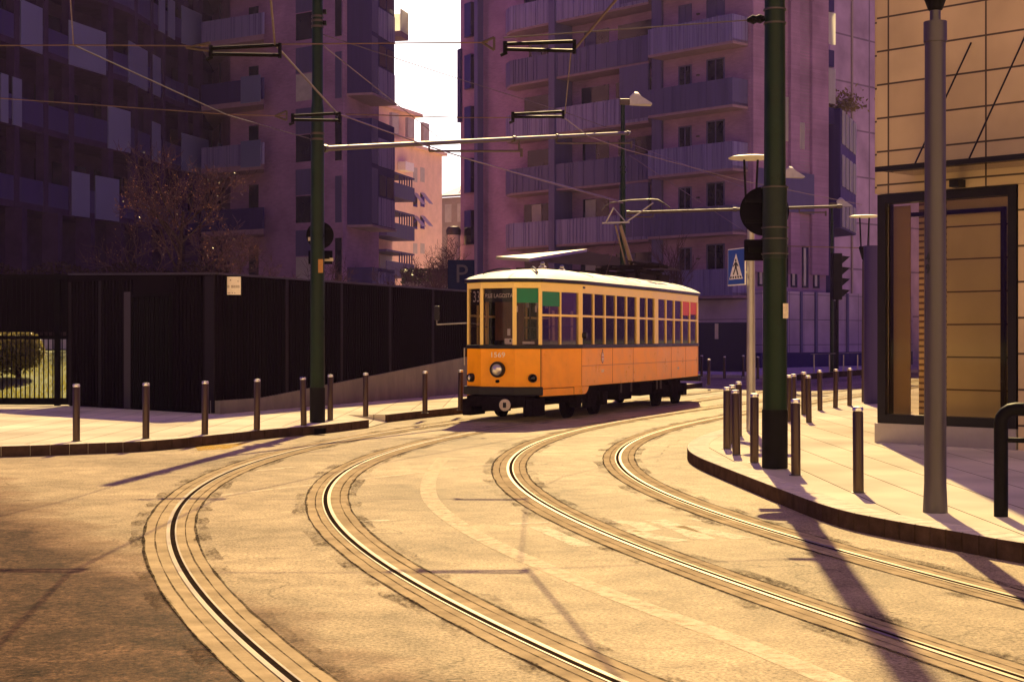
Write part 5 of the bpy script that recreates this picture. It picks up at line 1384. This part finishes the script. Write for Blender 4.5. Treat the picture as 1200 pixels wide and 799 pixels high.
# small white notices stuck inside the side windows, and pale rails seen in the rear panes
for i in (0, 1, 2):
    f = faces['mid_n']; a, b = winspec['mid_n'][i]; mb = MB(); f.box(mb, a+.008, a+.075, -.040, -.036, 2.27, 2.42); mb.build('window_notice', 'paper', tm)
for i in (1, 2):
    f = faces['rear_n']; a, b = winspec['rear_n'][i]; mb = MB(); f.box(mb, a+.02, b-.05, -.12, -.10, 1.86, 1.885); mb.build('seat_rail', 'paper', tm)
for k, i, w in (('door_n', 0, .07), ('door_n', 1, .07), ('mid_n', 4, .05), ('mid_n', 5, .09), ('mid_n', 6, .05), ('rear_n', 0, .08)):
    f = faces[k]; a, b = winspec[k][i]; mb = MB(); f.box(mb, b-w-.03, b-.03, -.14, -.12, 1.6, 2.2); mb.build('curtain', 'blindbrown', tm)
# cards on the windscreen shelf
f = faces['front']; mb = MB(); f.box(mb, .47, .64, -.10, -.09, 1.53, 1.64); ca = mb.build('notice_card', 'paper', tm)
mb = MB(); f.box(mb, .575, .615, -.0899, -.088, 1.57, 1.615); mb.build('printed_mark', 'ink', ca)
mb = MB(); f.box(mb, .515, .575, -.14, -.12, 1.70, 1.83); mb.build('folded_paper', 'paper', tm)
f = faces['fq_n']; mb = MB(); f.box(mb, .18, .42, -.10, -.09, 1.53, 1.58); mb.build('notice_card', 'paper', tm)
# lamps
def lamp(name, c, n, r, m='lens'):
    t = MB().lathe([(r*.3, -.02), (r, -.01), (r*1.02, .05), (r*.92, .09), (r*.80, .09), (r*.80, .06), (0, .06)], c, 28, n).build(name, 'tramblack', tm, smooth=True)
    MB().lathe([(r*.80, .062), (r*.6, .085), (r*.3, .10), (0, .105)], c, 24, n).build('lens', m, t, smooth=True)
    MB().lathe([(r*.80, .088), (r*.86, .094), (r*.80, .099), (r*.75, .092)], c, 28, n).build('rim', 'tramblack', t, smooth=True)
lamp('headlight', onf('front', .37, 1.03), fn, .155)
f = faces['fq_n']; lamp('marker_light', onf('fq_n', f.L*.67, .86), (f.n.x, f.n.y, 0), .085, 'darkwin')
f = faces['fq_f']; lamp('marker_light', onf('fq_f', f.L*.40, .86), (f.n.x, f.n.y, 0), .085, 'lens')
for s in (-1, 1):
    mb = MB(); f = faces['fq_n' if s < 0 else 'fq_f']
    mb.lathe([(0, 0), (.03, 0), (.03, .07), (0, .07)], onf('front', .37, .80), 10, fn) if s < 0 else None
    if s < 0: mb.build('horn', 'bogie', tm)
mb = MB(); f = faces['fq_n']
for s in (.05, f.L-.1): f.box(mb, s, s+.035, -.1, -.07, 2.16, 2.28)
mb.build('cab_lamp', 'paper', tm)
# mirror on the far front corner
q = Vector((Ff[1][0], Ff[1][1], 0)); dirm = Vector((-.25, .55, 0)); rot = Matrix.Rotation(0, 3, 'Z')
mr = MB().tube([q+Vector((0, 0, 1.95)), q+dirm+Vector((0, 0, 1.92)), q+dirm+Vector((0, 0, 2.2))], .014, 6).build('mirror_arm', 'galv', tm, smooth=True)
mc = q+dirm+Vector((0, 0, 2.14)); MB().lathe([(0, -.02), (.06, -.02), (.065, .01), (0, .02)], mc, 16, (-1, .2, 0)).build('mirror', 'tramblack', mr, smooth=True)
MB().box(mc.x-.02, mc.x+.02, mc.y-.055, mc.y+.055, mc.z-.14, mc.z+.15).build('mirror_housing', 'tramblack', mr, bevel=.015)
f = faces['mid_n']; MB().lathe([(0, 0), (.06, 0), (.075, .05), (.06, .09), (0, .09)], onf('mid_n', .06, 1.70), 14, (f.n.x, f.n.y, 0)).build('door_button', 'tramblack', tm, smooth=True)
mb = MB(); mb.tube([onf('fq_f', .02, 1.45, .02)+Vector((0, .05, -.35)), onf('fq_f', .02, 1.45, .02)+Vector((0, .05, .0))], .015, 6); mb.build('grab_handle', 'galv', tm)
# bogies
def bogie(xc):
    b = MB()
    for s in (-1, 1):
        b.box(xc-1.2, xc+1.2, s*.88-.05, s*.88+.05, .34, .50); b.box(xc-.25, xc+.25, s*.92-.07, s*.92+.07, .20, .62)
        for w in (-.8, .8): b.box(xc+w-.15, xc+w+.15, s*.92-.08, s*.92+.08, .22, .52)
        for w in (-.42, .42):
            for k in range(4): b.lathe([(.05, 0), (.075, .025), (.05, .05)], (xc+w, s*.9, .30+.05*k), 10)
    b.box(xc-.3, xc+.3, -.9, .9, .36, .60)
    bo = b.build('bogie', 'bogie', tm, bevel=.012)
    for w in (-.8, .8):
        for s in (-1, 1):
            MB().lathe([(0, -.05), (.355, -.05), (.355, -.025), (.33, -.02), (.325, .06), (.28, .065), (.25, .03), (.1, .03), (.09, .1), (0, .1)], (xc+w, s*.74, .34), 28, (0, s, 0)).build('wheel', 'bogie', bo, smooth=True)
        MB().tube([(xc+w, -.74, .34), (xc+w, .74, .34)], .05, 10).build('axle', 'bogie', bo, smooth=True)
    return bo
bogie(2.4); bogie(8.4)
mb = MB(); mb.box(4.1, 5.0, -1.0, -.4, .28, .64); mb.box(5.6, 6.5, -1.0, -.5, .32, .64); mb.box(4.3, 6.4, .4, .95, .3, .62); mb.build('equipment_box', 'bogie', tm, bevel=.02)
for x in (4.2, 4.9, 6.8, 7.1): MB().tube([(x, -1.02, .66), (x, -1.02, .44)], .02, 6).build('hanger', 'brass', tm)
MB().lathe([(0, 0), (.14, .02), (.15, .1), (.15, .75), (.14, .82), (0, .84)], (6.75, -.85, .48), 18, (1, 0, 0)).build('air_tank', 'bogie', tm, smooth=True)
# pantograph
pb_ = MB(); zr = 3.12
pb_.box(6.9, 8.9, -.5, -.42, zr+.10, zr+.16); pb_.box(6.9, 8.9, .42, .5, zr+.10, zr+.16); pb_.box(7.0, 7.1, -.6, .6, zr+.16, zr+.22); pb_.box(8.6, 8.7, -.6, .6, zr+.16, zr+.22)
for x in (7.05, 8.65):
    for y in (-.46, .46): pb_.lathe([(.05, 0), (.07, .03), (.045, .06), (.07, .09), (.05, .12)], (x, y, zr-.02), 10)
pb_.tube([(7.2, -.7, zr+.30), (8.9, -.62, zr+.30)], .04, 8); pb_.tube([(7.9, -.75, zr+.28), (7.9, .75, zr+.28)], .05, 8); pb_.tube([(7.3, .3, zr+.27), (8.8, .3, zr+.27)], .03, 8); pb_.tube([(7.4, -.2, zr+.35), (8.2, .1, zr+.36)], .03, 8)
for i in range(7): pb_.tube([(7.1+.25*i, -.5, zr+.3), (7.1+.25*i, -.2, zr+.38)], .02, 5)
pg_ = pb_.build('pantograph', 'bogie', tm, smooth=True)
knee = Vector((6.95, Yn(.05), 4.36)); foot = Vector((8.0, Yn(.0), zr+.3))
MB().tube([foot, knee], [.060, .04], 10).tube([foot+Vector((.0, .16, 0)), knee+Vector((0, .12, 0))], .022, 6).build('lower_arm', mat('panto_arm', (.16, .10, .085), .5, .3, var=.2), pg_, smooth=True)
e1, e2 = knee+Vector((0, -Yn(-.30)*-1, .0)), knee
yc = lambda y: Yn(y)
A = Vector((6.95, yc(-.32), 4.42)); B = Vector((6.95, yc(.20), 4.42)); Pk = Vector((6.95, yc(-.12), 4.78)); Tp = Vector((6.95, yc(.88), 4.86))
MB().bar(A-Vector((0, yc(-.08)*-1, 0)), B+Vector((0, yc(.08)*1, 0)), .06, .04).tube([A, Pk], .020, 8).tube([Pk, B], .014, 8).tube([B, Tp], .016, 8).build('upper_frame', 'galv', pg_, smooth=True)
bow = [(6.95, yc(-.42), 4.72), (6.95, yc(-.34), 4.82), (6.95, yc(-.2), 4.90), (6.95, yc(.3), 4.945), (6.95, yc(.85), 4.95), (6.95, yc(1.0), 4.93), (6.95, yc(1.15), 4.84), (6.95, yc(1.30), 4.73)]
MB().tube(bow, .016, 8).build('collector_bow', 'darksteel', pg_, smooth=True)
MB().tube([knee+Vector((-.05, 0, -.1)), (6.3, yc(-.1), 3.1)], .008, 5).build('rope', 'copper', pg_)

# ------------------------------------------------------------------ air
mb = MB(); mb.box(-720, 720, -220, 920, -1.03, 40)
hzo = mb.build('haze', 'white')
hm = bpy.data.materials.new('pale_haze'); hm.use_nodes = True
n, l = hm.node_tree.nodes, hm.node_tree.links
n.remove(n['Principled BSDF']); v = n.new('ShaderNodeVolumePrincipled')
v.inputs['Color'].default_value = (.58, .42, 1.0, 1); v.inputs['Density'].default_value = .00014; v.inputs['Anisotropy'].default_value = .5
l.new(v.outputs[0], n['Material Output'].inputs['Volume']); hzo.data.materials.clear(); hzo.data.materials.append(hm)
tag(hzo, 'thin mauve haze filling the street', 'haze', kind='stuff')

# ------------------------------------------------------------------ sky, sun, camera
EL, AZ = R(40.5), R(6.0)           # sun height; bearing to the right of the view (+Y)
w = bpy.data.worlds.new('World'); S.world = w; w.use_nodes = True
n, l = w.node_tree.nodes, w.node_tree.links
bg = n['Background']; bg.inputs['Strength'].default_value = .05
sky = n.new('ShaderNodeTexSky'); sky.sky_type = 'NISHITA'; sky.sun_disc = False; sky.sun_elevation = EL; sky.sun_rotation = AZ; sky.air_density = 1.2; sky.dust_density = 2.0
tint = n.new('ShaderNodeMix'); tint.data_type = 'RGBA'; tint.blend_type = 'MULTIPLY'; tint.inputs[0].default_value = 1
tint.inputs[7].default_value = (.27, .084, .72, 1)
l.new(sky.outputs[0], tint.inputs[6])
# thin bright veil of cloud low under the sun: the white strip between the buildings
gc = n.new('ShaderNodeTexCoord'); dp_ = n.new('ShaderNodeVectorMath'); dp_.operation = 'DOT_PRODUCT'
dp_.inputs[1].default_value = Vector((math.sin(AZ), math.cos(AZ), .12)).normalized()
l.new(gc.outputs['Generated'], dp_.inputs[0])
vl = n.new('ShaderNodeMapRange'); vl.interpolation_type = 'SMOOTHSTEP'; vl.inputs[1].default_value = .93; vl.inputs[2].default_value = .98; l.new(dp_.outputs['Value'], vl.inputs[0])
vm = n.new('ShaderNodeMix'); vm.data_type = 'RGBA'; vm.inputs[7].default_value = (22, 19.5, 19, 1)
l.new(vl.outputs[0], vm.inputs[0]); l.new(tint.outputs[2], vm.inputs[6]); l.new(vm.outputs[2], bg.inputs['Color'])
sl = bpy.data.lights.new('sun', 'SUN'); sl.energy = 5.0; sl.angle = R(.5); sl.color = (1, .75, .33)
so = bpy.data.objects.new('sun', sl); COL.objects.link(so)
dirv = Vector((-math.sin(AZ)*math.cos(EL), -math.cos(AZ)*math.cos(EL), -math.sin(EL)))
so.rotation_euler = dirv.to_track_quat('-Z', 'Y').to_euler(); so.location = (10, 60, 60)
cam = bpy.data.cameras.new('camera'); co = bpy.data.objects.new('camera', cam); COL.objects.link(co)
co.location = (0, 0, EYE); co.rotation_euler = (R(90), 0, 0)
cam.sensor_width = 36; cam.lens = 36*F0/1200; cam.shift_y = -(399.5-HV)/1200; cam.clip_end = 3000; cam.clip_start = .1
S.camera = co
S.view_settings.view_transform = 'Standard'; S.view_settings.look = 'None'; S.view_settings.exposure = 1.35; S.view_settings.gamma = 1
S.cycles.max_bounces = 8; S.cycles.transparent_max_bounces = 16; S.cycles.volume_bounces = 0; S.cycles.use_denoising = True
S.cycles.caustics_reflective = False; S.cycles.caustics_refractive = False
